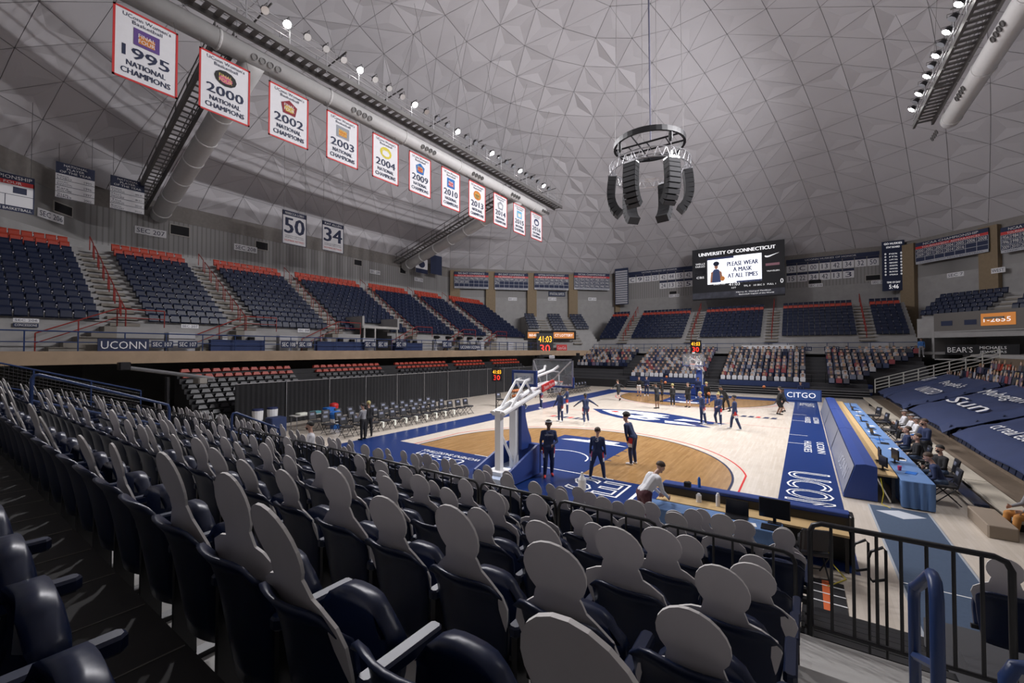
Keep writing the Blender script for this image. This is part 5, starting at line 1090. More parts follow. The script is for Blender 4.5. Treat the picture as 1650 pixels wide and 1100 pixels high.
for k in range(3):
    a = ya-.15+k*6.95; b = a+6.8; t = thing('cloth_table', '%s table under a light blue cloth behind the padded scorers units' % ['nearest-to-mat', 'middle', 'farthest-from-mat'][k], 'table', (0, 0, 0)); MB().rbox(10.46, 11.15, a, b, .72, .76, .03).build('cloth_top', CLOTHB, t)
    vs = []; per = [(10.46, a), (11.15, a), (11.15, b), (10.46, b)]; n = 60; P = []
    for q in range(4):
        A = Vector(per[q]); B = Vector(per[(q+1) % 4])
        for j in range(15): P.append(A.lerp(B, j/15))
    m = MB(); N = len(P); c = Vector((10.8, (a+b)/2)); m.mesh([(p.x, p.y, .745) for p in P]+[(p.x+.03*math.sin(j*1.9)*(1 if p.x > c.x else -1), p.y+.03*math.cos(j*1.7), .03) for j, p in enumerate(P)], [(j, (j+1) % N, N+(j+1) % N, N+j) for j in range(N)]); m.build('cloth_skirt', CLOTHB, t, smooth=True)
# things on the tables
def monitor(x, y, z, rz, label, group, w_=.5, h_=.32):
    o = thing('monitor', label, 'monitor', (x, y, z), rz, group); MB().rbox(-w_/2, w_/2, -.02, .02, .1, .1+h_, .012).build('screen_case', BLACK, o); MB().box(-w_/2+.02, w_/2-.02, -.024, -.02, .12, .08+h_, None).build('screen', SCREEN_K, o); MB().box(-.03, .03, .0, .03, 0, .15).box(-.12, .12, -.08, .08, 0, .012).build('stand', BLACK, o); return o
def laptop(x, y, z, rz, label, group):
    o = thing('laptop', label, 'laptop', (x, y, z), rz, group); MB().rbox(-.18, .18, -.12, .12, 0, .018, .01).build('keyboard_deck', BLACK, o); M = Matrix.Translation((0, .12, .015)) @ Matrix.Rotation(math.radians(-12), 4, 'X'); MB().rbox(-.18, .18, -.006, .006, 0, .24, .006, M).build('lid', BLACK, o); MB().box(-.165, .165, -.008, -.006, .015, .225, M).build('screen', SCREEN_K, o); return o
monitor(10.65, -9.9, .76, math.pi/2+.2, 'black monitor on the blue cloth table beside the keyboard', 'scorer monitors'); monitor(10.25, -10.1, .79, math.pi/2, 'black monitor on the wooden scorers work top', 'scorer monitors'); monitor(10.2, -11.3, .79, math.pi/2+.3, 'black angled screen at the near end of the wooden work top', 'scorer monitors', .45, .3)
for k, (x, y) in enumerate(((10.85, -9.2), (10.8, -6.5), (10.75, -4.6), (10.8, -2.8), (10.75, -.5), (10.85, 2.0), (10.75, 4.2), (10.8, 6.0))): laptop(x, y, .762, math.pi/2+random.uniform(-.3, .3), 'black laptop open on the light blue cloth tables', 'laptops on the cloth tables')
for k in range(10): MB().rbox(-.12, .12, -.17, .17, 0, .012, .004).build('paper_sheet', WHITE if k % 3 else BLUEB, None, (10.8+random.uniform(-.15, .15), -11.2+k*1.85, .762), random.uniform(-.4, .4), label='white or blue paper sheets lying on the cloth tables' if 0 else ('white paper sheet lying on the light blue cloth tables' if k % 3 else 'blue folder lying on the light blue cloth tables'), cat='paper', group='papers on the cloth tables')
MB().lathe([(.04, 0), (.05, .12), (.052, .13)], n=10).build('cup', mat('pink_cup', (.5, .05, .15), .5), None, (10.6, -11.0, .762), label='pink paper cup on the near cloth table', cat='cup')
# near baseline table
o = thing('baseline_table', 'long table with blue padded front strip along the near baseline', 'table'); x0, x1, yf = 5.3, 9.03, -16.95
MB().rbox(x0, x1, yf, yf+.28, .02, 1.0, .03).build('padded_front', PADB, o); MB().box(x0, x1, yf-.03, yf, .05, .92).build('back_panel', BLACK, o); MB().box(x0, x1-.05, yf-.55, yf-.03, .70, .745).build('work_top', PLY, o); MB().rbox(x1-.02, x1+.06, yf-.1, yf+.28, .02, .98, .03).build('end_cap', BLACK, o)
for x in (x0+.1, 7.1, x1-.12): MB().box(x, x+.06, yf-.5, yf-.42, 0, .70).build('leg', BLACK, o)
t = thing('cloth_table', 'short blue-clothed table at the near baseline behind the padded strip', 'table'); MB().rbox(5.2, 7.9, yf-1.15, yf-.58, .70, .74, .02).build('cloth_top', CLOTHB, t); MB().box(5.22, 7.88, yf-1.13, yf-.6, .02, .71).build('cloth_skirt', CLOTHB, t)
laptop(7.05, yf-.75, .74, 0, 'open black laptop on the near baseline cloth table', 'baseline laptops').scale = (1.25, 1.25, 1.25); monitor(7.75, yf-.62, .74, 0, 'flat dark monitor on the near baseline cloth table', 'baseline monitors', .56, .40)
for p, c, h, r, lab in (((6.2, yf-.2, .745), WHITE, .2, .06, 'white label jar on the near baseline work top'), ((6.62, yf-.25, .745), WHITE, .3, .045, 'white paper roll standing on the near baseline work top'), ((6.15, yf+.12, 1.0), BLUEB, .24, .035, 'light blue spray bottle on the padded baseline strip')): MB().lathe([(r, 0), (r, h*.8), (r*.7, h*.9), (r*.5, h)], n=12).build('container', c, None, p, label=lab, cat='bottle')
MB().rbox(-.22, .22, -.15, .15, 0, .025, .01).build('keyboard', BLACK, None, (7.75, yf-.95, .74), label='black keyboard before the flat baseline monitor', cat='keyboard')
MB().rbox(-.15, .15, -.1, .1, 0, .008, .003).build('paper_sheet', WHITE, None, (7.3, yf-1.0, .74), .2, label='white paper sheet beside the baseline keyboard', cat='paper')
c = copy_tree(fc); c.location = (8.35, yf-1.0, 0); c.rotation_euler = (0, 0, .3); c['label'] = 'black chair holding a bag behind the near baseline table'; c['group'] = ''; MB().rbox(-.2, .2, -.16, .16, 0, .3, .08).build('gear_bag', BLKM, None, (8.35, yf-1.0, .47), label='black gear bag on the chair behind the baseline table', cat='bag')
c = MB(); pts = [(8.6, yf-.3, .70), (8.62, yf-.4, .4), (8.7, yf-.45, .12), (8.9, yf-.8, .012), (8.6, yf-1.3, .012)]; c.tube(pts, .012, 6).build('yellow_cable', mat('yellow', (.6, .5, .03), .5), None, label='yellow cable hanging from the end of baseline table to floor', cat='cable')
MB().tube([(10.05, ya+.05, .7), (10.1, ya-.05, .3), (10.05, ya-.1, .012), (10.2, ya-.4, .012)], .012, 6).build('yellow_cable', mat('yellow', (.6, .5, .03), .5), None, label='yellow cable at the near end of scorers table', cat='cable')
p = onz(983, 800); pb = Vector((2.6, -17.7, 0)); o = thing('spray_bottle', 'white plastic bottle standing on a post near the baseline lettering', 'bottle', (3.25, -17.3, 0)); MB().lathe([(.12, 0), (.12, .02), (.03, .04), (.03, .5)], n=10).build('stand', BLACK, o); MB().lathe([(.1, .5), (.11, .55), (.11, .8), (.04, .92), (.03, 1.0)], n=12).build('bottle', WHITE, o)
# blue floor mat, striped ladder
o = thing('floor_mat', 'slate blue runner mat with pale edges from table to steps', 'mat', (0, 0, 0)); MB().box(9.75, 10.95, -20.6, -12.4, 0, .012).build('carpet', mat('mat_slate', (.055, .085, .14), .9, var=.15, vscale=20), o)
m = MB().box(9.72, 9.76, -20.6, -12.4, 0, .016).box(10.94, 10.98, -20.6, -12.4, 0, .016); m.build('edge_strip', mat('mat_edge', (.35, .38, .42), .7), o); m = MB().box(9.76, 10.94, -17.3, -17.27, .0, .015); m.build('white_line', WHITE, o)
blob(M2 := MB(), [(9.85, -12.9), (10.35, -12.6), (10.85, -12.9), (10.35, -13.3)], .0145); M2.build('pale_mark', mat('mat_mark', (.5, .53, .58), .8), o)
o = thing('floor_ladder', 'small black, white and red striped floor strip below the gate', 'mat', (8.35, -19.3, 0)); MB().box(0, .5, 0, 1.3, 0, .01).build('black_strip', BLKM, o); MB().box(.17, .3, .0, 1.3, .01, .014).build('red_strip', mat('orange_red', (.6, .12, .03), .6), o)
for k in range(4): MB().box(0, .5, .1+.32*k, .13+.32*k, .014, .018).build('white_bar', WHITE, o)
# CITGO board, far small things
A = ony(1262, 648, 15.6); B = ony(1324, 628, 15.6); o = thing('baseline_board', 'blue sponsor board reading CITGO on the far baseline', 'board', (A.x, 15.6, 0)); w_ = B.x-A.x; f = FR((0, 0, 0), (1, 0, 0), (0, .18, 1)); m = MB(); slab(m, f, 0, 0, w_, 1.0, .3); m.build('pad', PADB, o); m = MB(); rect(m, f, .08, .06, w_-.16, .86, .01); m.build('face', mat('citgo_blue', (.05, .11, .32), .5, emit=.1), o); m = MB(); put_text(m, 'CITGO', f, w_*.1, .28, w_*.75, .44, .03); m.build('lettering', LETGLOW, o)
bin_(1398, 637, PADB, 'blue covered bin at the far end of bench platform', .4, .9); bin_(943, 613, PADB, 'blue covered bin near the far bench chairs', .4, 1.0)
MB().box(0, 8.5, 0, .5, 0, .9).build('black_barrier', BLKM, None, (-17.2, 19.5, 0), label='long black low barrier in the far left corner', cat='barrier')
# loose balls in the air / on court
for u, v, y, lab in ((941, 666, -4.5, 'basketball bouncing beside the running player'), (1042, 595, 18.0, 'basketball high before the far front row'), (1074, 607, 14.0, 'basketball in the air over the far lane'), (1072, 616, 10.0, 'larger-looking basketball in flight over the far court'), (1066, 623, 9.5, 'basketball between two players on the far court'), (1231, 623, 14, 'basketball in flight near the sponsor board'), (1142, 634, 8, 'basketball held low near the far lane')): ball(ony(u, v, y), lab, 'balls in play')
# jib camera at the left end
o = thing('camera_jib', 'grey camera crane arm beyond the left end of near stand', 'camera crane', (-15.6, -21.0, 0)); MB().tube([(0, 0, 0), (0, 0, 3.1)], .09, 8).build('column', BLACK, o); MB().tube([(-.9, -1.2, 3.55), (0, 0, 3.3), (1.2, 1.4, 3.0)], .09, 8).build('boom', GREYM, o); MB().rbox(.5, 1.2, .8, 1.15, 2.8, 3.05, .05).build('counterweight', mat('beige_metal', (.3, .28, .25), .6), o); MB().rbox(-1.1, -.7, -1.5, -1.1, 3.45, 3.8, .05).build('camera_head', BLACK, o)
# press table row on the left concourse corner
for k in range(5):
    o = thing('tripod_camera', 'black broadcast camera on tripod on the left concourse', 'camera', (-22.0, 2.5+k*1.7, 4.2), 0, 'concourse cameras'); MB().rbox(-.2, .35, -.13, .13, 1.25, 1.55, .04).build('body', BLKM, o); MB().lathe([(.07, 0), (.09, .2)], n=8).build('lens', BLACK, o, (.35, 0, 1.4)).rotation_euler = (0, math.pi/2, 0)
    for a in range(3): MB().tube([(0, 0, 1.25), (.4*math.cos(a*2.1), .4*math.sin(a*2.1), 0)], .02, 5).build('leg', BLACK, o)
# ================================================================== PEOPLE
SKIN = {'dark': mat('skin_dark', (.10, .05, .032), .5), 'brown': mat('skin_brown', (.22, .115, .07), .5), 'light': mat('skin_light', (.5, .30, .22), .5)}
CLO = {k: mat('cloth_'+k, c, .85, var=.12, vscale=6) for k, c in dict(navy=(.018, .03, .085), black=(.012, .012, .014), white=(.72, .72, .74), maroon=(.09, .03, .04), grey=(.22, .22, .23), jeans=(.05, .08, .14), red=(.5, .03, .03), orange=(.45, .2, .05), blue=(.05, .16, .42), yellow=(.6, .48, .05), green=(.3, .4, .15), dkgrey=(.06, .06, .065)).items()}
HAIRM = {'black': mat('hair_black', (.01, .009, .008), .7), 'brown': mat('hair_brown', (.05, .028, .015), .65), 'blond': mat('hair_blond', (.35, .3, .12), .65), 'white': mat('hair_white', (.6, .6, .6), .7)}
V = Vector
def rotx(v, a): return V((v.x, v.y*math.cos(a)-v.z*math.sin(a), v.y*math.sin(a)+v.z*math.cos(a)))
def rotz(v, a): return V((v.x*math.cos(a)-v.y*math.sin(a), v.x*math.sin(a)+v.y*math.cos(a), v.z))
STAND = dict(la=((.12, .0, -1), (.02, .15, -1)), ra=((-.12, 0, -1), (-.02, .15, -1)), ll=((.08, 0, -1), (.03, -.02, -1)), rl=((-.08, 0, -1), (-.03, -.02, -1)))
def person(label, pos, head_dir, H=1.8, lean=0., la=None, ra=None, ll=None, rl=None, yaw=0., nod=0., top='navy', legs='navy', shoes='white', skin='light', hair='black', style='short', vox=.018, seat=None, group=None, shorts=False, sleeves=True, fingers=True, patch=None, face=True, mask=None, twist=0., wide=1., letters=None):
    S = H/1.80; la = la or STAND['la']; ra = ra or STAND['ra']; ll = ll or STAND['ll']; rl = rl or STAND['rl']
    caps = []   # (a, b, ra, rb, tag)
    def T(v): return rotx(rotz(V(v), twist), -lean)
    pel = V((0, 0, 0)); caps.append((V((-.075, 0, 0)), V((.075, 0, 0)), .135*wide, .135*wide, 'legs'))
    wst = T((0, 0, .17)); ch = T((0, .005, .38)); nk = T((0, -.005, .53))
    for s in (-1, 1): caps.append((V((s*.05, 0, .04)), wst+T((s*.055, 0, 0)), .12*wide, .105*wide, 'top')); caps.append((wst+T((s*.055, 0, 0)), ch+T((s*.085, .0, .02)), .105*wide, .118*wide, 'top'))
    caps.append((ch+T((-.12, 0, .07)), ch+T((.12, 0, .07)), .085, .085, 'top')); caps.append((nk-T((0, 0, .04)), nk+T((0, .02, .09)), .062, .055, 'skin'))
    hd = nk + T(rotz(rotx(V((0, .035, .19)), -nod), yaw))
    def HT(v): return hd + T(rotz(rotx(V(v), -nod), yaw))
    caps += [(HT((0, .0, .035)), HT((0, -.012, .04)), .098, .1, 'skin'), (HT((0, .018, -.055)), HT((0, .02, -.02)), .068, .082, 'skin'), (HT((0, .10, -.005)), HT((0, .115, -.025)), .014, .02, 'skin'), (HT((0, .07, -.09)), HT((0, .075, -.085)), .032, .034, 'skin')]
    for s in (-1, 1): caps.append((HT((s*.098, -.01, .02)), HT((s*.098, -.012, -.025)), .018, .014, 'skin'))
    hands = []
    for s, A in ((1, la), (-1, ra)):
        sh = ch+T((s*.185, 0, .075)); ud = T(V(A[0]).normalized()); fd = T(V(A[1]).normalized()); el = sh+ud*.29; wr = el+fd*.25
        caps.append((ch+T((s*.1, 0, .08)), sh, .085, .072, 'top')); caps.append((sh, el, .068, .052, 'top' if sleeves or True else 'skin')); caps.append((el, wr, .049, .035, 'top' if sleeves else 'skin'))
        pn = fd.cross(V((0, 0, 1))) if abs(fd.z) < .9 else fd.cross(T((0, 1, 0))); pn = pn.normalized()*s; sd = fd.cross(pn).normalized()
        caps.append((wr-fd*.02, wr+fd*.02, .031, .031, 'skin'))
        for q in (-1, 0, 1): caps.append((wr+fd*.02+sd*q*.016, wr+fd*.085+sd*q*.026, .020, .018, 'skin'))
        if fingers:
            for q, L in zip((-1.5, -.5, .5, 1.5), (.066, .078, .074, .058)):
                k0 = wr+fd*.09+sd*q*.0225; k1 = k0+(fd*.92-pn*.35*s).normalized()*L*.55; k2 = k1+(fd*.7-pn*.75*s).normalized()*L*.5
                caps.append((k0, k1, .0105, .0095, 'skin')); caps.append((k1, k2, .0095, .008, 'skin'))
            t0 = wr+fd*.03-sd*.028; t1 = t0+(fd*.6-sd*.75).normalized()*.045; t2 = t1+(fd*.95-sd*.2-pn*.2*s).normalized()*.035
            caps.append((t0, t1, .014, .012, 'skin')); caps.append((t1, t2, .012, .010, 'skin'))
        else: caps.append((wr+fd*.08, wr+fd*.15, .034, .02, 'skin'))
        hands.append(wr+fd*.12)
    ank = []
    for s, A in ((1, ll), (-1, rl)):
        hp = V((s*.095, 0, -.03)); td = V(A[0]).normalized(); sdn = V(A[1]).normalized(); kn = hp+td*.43; an = kn+sdn*.42
        bag = 1.12 if not shorts else 1.05
        if shorts: md = hp.lerp(kn, .82); caps.append((hp, md, .105*wide, .092, 'legs')); caps.append((md, kn, .068, .055, 'skin')); caps.append((kn, kn.lerp(an, .35), .055, .058, 'skin')); caps.append((kn.lerp(an, .35), an, .058, .036, 'skin'))
        else: caps.append((hp, kn, .105*wide*bag, .067*bag, 'legs')); caps.append((kn, kn.lerp(an, .3), .064*bag, .066*bag, 'legs')); caps.append((kn.lerp(an, .3), an, .066*bag, .047*bag, 'legs'))
        fw = V((sdn.x*.3+s*.12, 1, 0)); fw = (fw + sdn*(-fw.dot(sdn)))*1.0 if abs(sdn.y) > .45 and seat is None else fw; fw = fw.normalized()
        caps.append((an, an+V((0, 0, -.045)), .04, .043, 'shoes')); caps.append((an+fw*-.03+V((0, 0, -.05)), an+fw*.10+V((0, 0, -.055)), .042, .042, 'shoes')); caps.append((an+fw*.10+V((0, 0, -.055)), an+fw*.17+V((0, 0, -.062)), .042, .033, 'shoes')); ank.append(an)
    low = min(min(a.z-r1, b.z-r2) for a, b, r1, r2, t in caps if t == 'shoes')
    dz = -low if seat is None else (seat/S+.12)
    mb = MB()
    for a, b, r1, r2, t in caps:
        a, b = a+V((0, 0, dz)), b+V((0, 0, dz)); d = (b-a); L = d.length
        if L < 1e-4: d = V((0, 0, 1)); L = 1e-4
        d = d/L; nn = 10 if r1 > .03 else 8; pts = []; rs = []
        for q in (-.98, -.8, -.4, 0): pts.append(a+d*r1*q); rs.append(r1*math.sqrt(1-q*q))
        for q in (0, .4, .8, .98): pts.append(b+d*r2*q+d*1e-4); rs.append(r2*math.sqrt(1-q*q))
        mb.tube(pts, rs, nn)
    me = mb.data('tmp', SKIN[skin]); tmp = bpy.data.objects.new('tmp', me); COL.objects.link(tmp)
    md = tmp.modifiers.new('r', 'REMESH'); md.mode = 'VOXEL'; md.voxel_size = vox; md2 = tmp.modifiers.new('s', 'SMOOTH'); md2.iterations = 2 if vox < .015 else 1; md2.factor = .5
    PENDING.append((tmp, me, label, pos, head_dir, S, caps, dz, top, legs, shoes, skin, hair, style, group, patch, face and vox < .02, HT, T, hd, mask, letters, ch))
    return hands
PENDING = []
def finish_people():
    for o in COL.objects: o.hide_viewport = o.hide_viewport
    dg = bpy.context.evaluated_depsgraph_get()
    for (tmp, me, label, pos, hdir, S, caps, dz, top, legs, shoes, skin, hair, style, group, patch, face, HT, T, hd, mask, letters, ch) in PENDING:
        m2 = bpy.data.meshes.new_from_object(tmp.evaluated_get(dg)); n = len(m2.polygons); c = np.zeros(n*3); m2.polygons.foreach_get('center', c); c = c.reshape(-1, 3)
        best = np.full(n, 1e9); tag = np.zeros(n, int); names = ['skin', 'top', 'legs', 'shoes']
        for a, b, r1, r2, t in caps:
            A = np.array(a+V((0, 0, dz))); D = np.array(b-a); L2 = max(D@D, 1e-8); tt = np.clip((c-A)@D/L2, 0, 1); dist = np.linalg.norm(c-(A+tt[:, None]*D), axis=1)-(r1+(r2-r1)*tt); q = dist < best; best[q] = dist[q]; tag[q] = names.index(t)
        mats = [SKIN[skin], CLO[top], CLO[legs], CLO[shoes]]
        if patch:
            hip = [cp for cp in caps if cp[4] == 'legs'][1:]
            for cp in (hip[0], hip[3]):
                A = np.array(cp[0]+V((0, 0, dz))); D = np.array(cp[1]-cp[0]); tt = (c-A)@D/(D@D); side = c[:, 0]*np.sign(cp[0].x)
                outer = (tag == 2) & (side > abs(cp[0].x)+.045+.02*0) & (np.abs(c[:, 1]-(A+tt[:, None]*D)[:, 1]) < .075) & (np.sign(c[:, 0]) == np.sign(cp[0].x))
                tag[outer & (tt > -.05) & (tt < .42)] = 4; tag[outer & (tt >= .42) & (tt < .72)] = 5
            mats += [CLO['red'], CLO['white']]
        m2.materials.clear()
        for m in mats: m2.materials.append(m)
        m2.polygons.foreach_set('material_index', tag.astype(np.int32)); m2.polygons.foreach_set('use_smooth', [True]*n); m2.update(); m2.name = 'person'
        o = link('person', m2, None, pos, hdir, label, 'person', group); o.scale = (S, S, S)
        # hair
        U3 = V((0, 0, dz)); hb = MB(); ax = [HT((1, 0, 0))-hd, HT((0, 1, 0))-hd, HT((0, 0, 1))-hd]; hc = HT((0, -.012, .045))+U3
        def shell(rx, ry, rz, zmin, fwd, off=(0, 0, 0)):
            vs = []; fs = []; nu, nv = 16, 10
            for i in range(nv+1):
                for j in range(nu):
                    th = math.pi*i/nv; ph = 2*math.pi*j/nu; p = [math.sin(th)*math.cos(ph), math.sin(th)*math.sin(ph), math.cos(th)]
                    lim = zmin if p[1] < fwd else .25; p[2] = max(p[2], lim)
                    q = hc+ax[0]*(p[0]*rx+off[0])+ax[1]*(p[1]*ry+off[1])+ax[2]*(p[2]*rz+off[2]); vs.append(q)
            for i in range(nv):
                for j in range(nu): fs.append((i*nu+j, i*nu+nu+j, i*nu+nu+(j+1) % nu, i*nu+(j+1) % nu))
            hb.mesh(vs, fs)
        if style == 'afro': shell(.145, .15, .15, -.3, .35, (0, -.015, .03))
        elif style == 'cap': shell(.112, .118, .09, .05, .99, (0, .0, .02)); hb.prism([(-.07, .09), (.07, .09), (.06, .19), (-.06, .19)], hc+ax[2]*.025, ax[0], ax[1], .012)
        elif style in ('bun', 'tail'):
            shell(.109, .115, .108, -.35, .25)
            if style == 'bun': hb.ball(hc+ax[2]*.125-ax[1]*.03, .055, 10, 7)
            else: hb.tube([hc-ax[1]*.1+ax[2]*.03, hc-ax[1]*.16-ax[2]*.02, hc-ax[1]*.14-ax[2]*.2], [.03, .035, .012], 8)
        elif style == 'long': shell(.118, .122, .112, -1.6, .2)
        elif style == 'bald': pass
        else: shell(.109, .114, .107, -.3, .35)
        if hb.v: hb.build('cap' if style == 'cap' else 'hair', HAIRM[hair] if style != 'cap' else CLO['grey'], o, smooth=True)
        if style == 'band': MB().tube([hc+ax[0]*.113*math.cos(a)+ax[1]*.118*math.sin(a)+ax[2]*.04 for a in np.linspace(0, 2*math.pi, 17)[:-1]], .016, 6, closed=True).build('headband', CLO['white'], o)
        if face:
            for s in (-1, 1): MB().ball(HT((s*.036, .092, .012))+U3, .013, 8, 6).build('eye', HAIRM['black'], o)
            MB().ball(HT((0, .092, -.058))+U3, .02, 8, 6, (1.1, .45, .35)).build('mouth', mat('lip', (.2, .06, .05), .5), o)
        if mask: MB().ball(HT((0, .062, -.05))+U3, .062, 10, 8, (1, .75, .85)).build('face_mask', CLO[mask], o)
        if letters:
            t, lm, back, size = letters; yy = (-.128 if back else .13); f = FR(ch+U3+T((.5*size*(1 if not back else -1)*(-1)*-1*1, yy, .0)), T((-1 if not back else 1, 0, 0)), T((0, 0, 1))); m = MB()
            f = FR(ch+U3+T(((.5*size) if not back else (-.5*size), yy, -.01)), T((-1 if not back else 1, 0, 0)), T((0, 0, 1))); put_text(m, t, f, 0, 0, size, .06 if len(t) > 2 else .16, .012); m.build('shirt_lettering', CLO[lm], o)
        bpy.data.objects.remove(tmp); bpy.data.meshes.remove(me)
    PENDING.clear()
def face_to(p, q): return math.atan2(q[1]-p[1], q[0]-p[0])-math.pi/2
camxy = (float(CAM[0]), float(CAM[1]))
N_ = dict(top='navy', legs='navy', shoes='white', patch=True)
p = onz(884, 768); person('player in navy warm-ups and white headband walking on the baseline apron', p, face_to(p, camxy)+.1, 1.93, skin='dark', style='band', vox=.0115, ra=((-.25, .15, -1), (.55, .75, -.25)), la=((.22, -.1, -1), (.0, .25, -1)), ll=((.02, .22, -1), (.05, -.15, -1)), rl=((-.06, -.12, -1), (0, -.3, -1)), letters=('UCONN', 'white', False, .26), **{**N_, 'shoes': 'red'})
p = onz(963, 772); person('player in navy warm-ups with back turned and legs apart near the lane', p, .25, 1.72, skin='light', hair='brown', vox=.0115, ll=((.2, .05, -1), (.12, -.05, -1)), rl=((-.25, -.02, -1), (-.12, -.05, -1)), la=((.2, .0, -1), (.1, .2, -1)), ra=((-.2, .0, -1), (-.1, .2, -1)), letters=('3', 'white', True, .12), **N_)
p = onz(1020, 748); person('tall afro-haired player in navy warm-ups leaning forward at the arc', p, 1.45, 1.92, lean=.42, skin='light', style='afro', vox=.0115, ll=((.06, .05, -1), (.02, -.12, -1)), rl=((-.06, .12, -1), (-.02, -.1, -1)), la=((.1, .35, -1), (-.1, .3, -1)), ra=((-.1, .3, -1), (.15, .3, -1)), nod=-.3, **N_)
p = V((5.15, -17.95, 0)); person('photographer in white shirt and maroon trousers bending over the baseline table', p, -.75, 1.80, lean=.62, top='white', legs='maroon', shoes='black', skin='light', hair='brown', vox=.0115, la=((.2, .8, -.7), (-.3, 1, -.1)), ra=((-.2, .8, -.75), (.3, 1, -.15)), ll=((.12, .05, -1), (.05, -.05, -1)), rl=((-.12, .05, -1), (-.05, -.05, -1)), wide=1.15, nod=-.1)
cm = thing('photo_camera', 'small black camera held by the bending photographer', 'camera', (5.95, -17.15, 1.05)); MB().rbox(-.08, .08, -.05, .05, 0, .12, .02).build('body', BLACK, cm); MB().lathe([(.04, 0), (.045, .1)], n=10).build('lens', BLACK, cm, (0, .05, .06)).rotation_euler = (-math.pi/2, 0, 0)
def pl(u, v, hd, H, label, **k): q = onz(u, v); return person(label, q, hd, H, **{**dict(vox=.019, fingers=False), **k})
RUN = dict(la=((.8, -.3, -.5), (.9, .3, -.6)), ra=((-.8, -.2, -.5), (-.7, .5, -.6)), ll=((.1, .7, -.9), (.05, -.5, -.8)), rl=((-.1, -.3, -1), (-.05, -.75, -.6)))
pl(903, 679, 2.8, 1.9, 'player in navy warm-ups facing away left of the mid-court mark', skin='dark', la=((.3, .2, -1), (.1, .5, -.8)), **N_)
pl(914, 667, 2.0, 1.85, 'second player in navy warm-ups beside the left sideline', skin='brown', ra=((-.2, .6, -.7), (.1, .9, -.2)), **N_)
pl(944, 683, .6, 1.82, 'player in navy warm-ups dribbling with arms spread near the mid-court mark', skin='dark', style='tail', lean=.15, **{**N_, **RUN})
pl(1132, 683, 2.2, 1.88, 'player in navy warm-ups stretching an arm out at the mid-court mark', skin='light', hair='blond', la=((.9, .3, -.35), (.9, .4, -.2)), lean=.15, rl=((-.12, -.1, -1), (-.05, -.15, -1)), **N_)
pl(1158, 685, 2.6, 1.82, 'player in navy warm-ups stepping beside another at the mid-court mark', skin='light', hair='blond', style='bun', ra=((-.2, .3, -.9), (.1, .9, -.2)), ll=((.1, .3, -1), (.05, -.35, -1)), **N_)
pl(1184, 692, 1.6, 1.88, 'player in navy warm-ups striding right of the mid-court mark', skin='brown', ll=((.1, .38, -1), (.05, .1, -1)), rl=((-.1, -.3, -1), (-.05, -.4, -1)), la=((.2, .4, -.9), (.1, .9, -.4)), **N_)
B_ = dict(top='black', legs='black', shoes='black')
pl(997, 645, 1.0, 1.8, 'player in black shirt and shorts jogging at the far left arc', shorts=True, hair='brown', **{**B_, **RUN, 'lean': .2})
pl(1030, 638, 3.0, 1.8, 'player in black top and pale shorts near the far baseline', shorts=True, top='black', legs='white', shoes='navy')
pl(1042, 637, 3.1, 1.8, 'person in plain navy near the far baseline', top='navy', legs='navy')
pl(1059, 658, 1.2, 1.88, 'player in black with white shoes catching a ball on the far court', skin='brown', shorts=True, lean=.15, ra=((-.3, .8, .0), (.1, .6, .7)), la=((.3, .8, 0), (-.1, .6, .7)), **B_)
pl(1067, 647, 1.8, 1.85, 'player in black behind the catching player', skin='dark', shorts=True, **B_)
pl(1084, 654, .9, 1.7, 'person in black with pale yellow-green hair at the far lane', hair='blond', style='long', **{**B_, 'shoes': 'white'})
pl(1109, 656, 2.6, 1.85, 'player in black shirt with bare legs at the far lane', shorts=True, ra=((-.8, .2, .1), (-.6, .5, .3)), **B_)
pl(1125, 641, 3.0, 1.85, 'coach in navy standing under the far basket', top='navy', legs='navy', skin='brown')
pl(1140, 652, 2.9, 1.8, 'player in black shirt holding a ball low at the far lane', shorts=True, hair='blond', lean=.2, **B_)
pl(1170, 662, 2.3, 1.92, 'tall person in full black bending over at the far lane', lean=.55, skin='brown', ll=((.25, .2, -1), (.15, -.2, -1)), rl=((-.25, -.1, -1), (-.15, -.15, -1)), la=((.3, .5, -.8), (.1, .6, -.6)), **B_)
pl(1254, 668, -1.2, 1.85, 'player in black squatting back to back near the far right corner', shorts=True, skin='brown', lean=.3, ll=((.15, .5, -1), (.1, -.45, -1)), rl=((-.15, .4, -1), (-.1, -.4, -1)), la=((.2, .6, -.8), (0, .8, -.4)), **B_)
pl(1263, 664, 1.2, 1.85, 'second player in black crouching at the far right corner', shorts=True, lean=.3, ll=((.15, .5, -1), (.1, -.45, -1)), rl=((-.15, .4, -1), (-.1, -.4, -1)), **B_)
SIT = dict(ll=((.15, 1, -.05), (.05, .1, -1)), rl=((-.15, 1, -.05), (-.05, .15, -1)), la=((.2, .35, -1), (-.2, .9, -.25)), ra=((-.2, .35, -1), (.2, .9, -.25)))
person('official in dark top and pale shorts seated at the far stand', (8.0, 19.75, 0), math.pi, 1.78, seat=.42, top='navy', legs='white', shoes='black', vox=.022, fingers=False, **SIT); MB().rbox(-.5, .5, -.2, .2, 0, .44, .03).build('bench_box', mat('step_brown', (.25, .2, .15), .7), None, (8.0, 19.8, 0), label='low brown box seat under the seated official', cat='box')
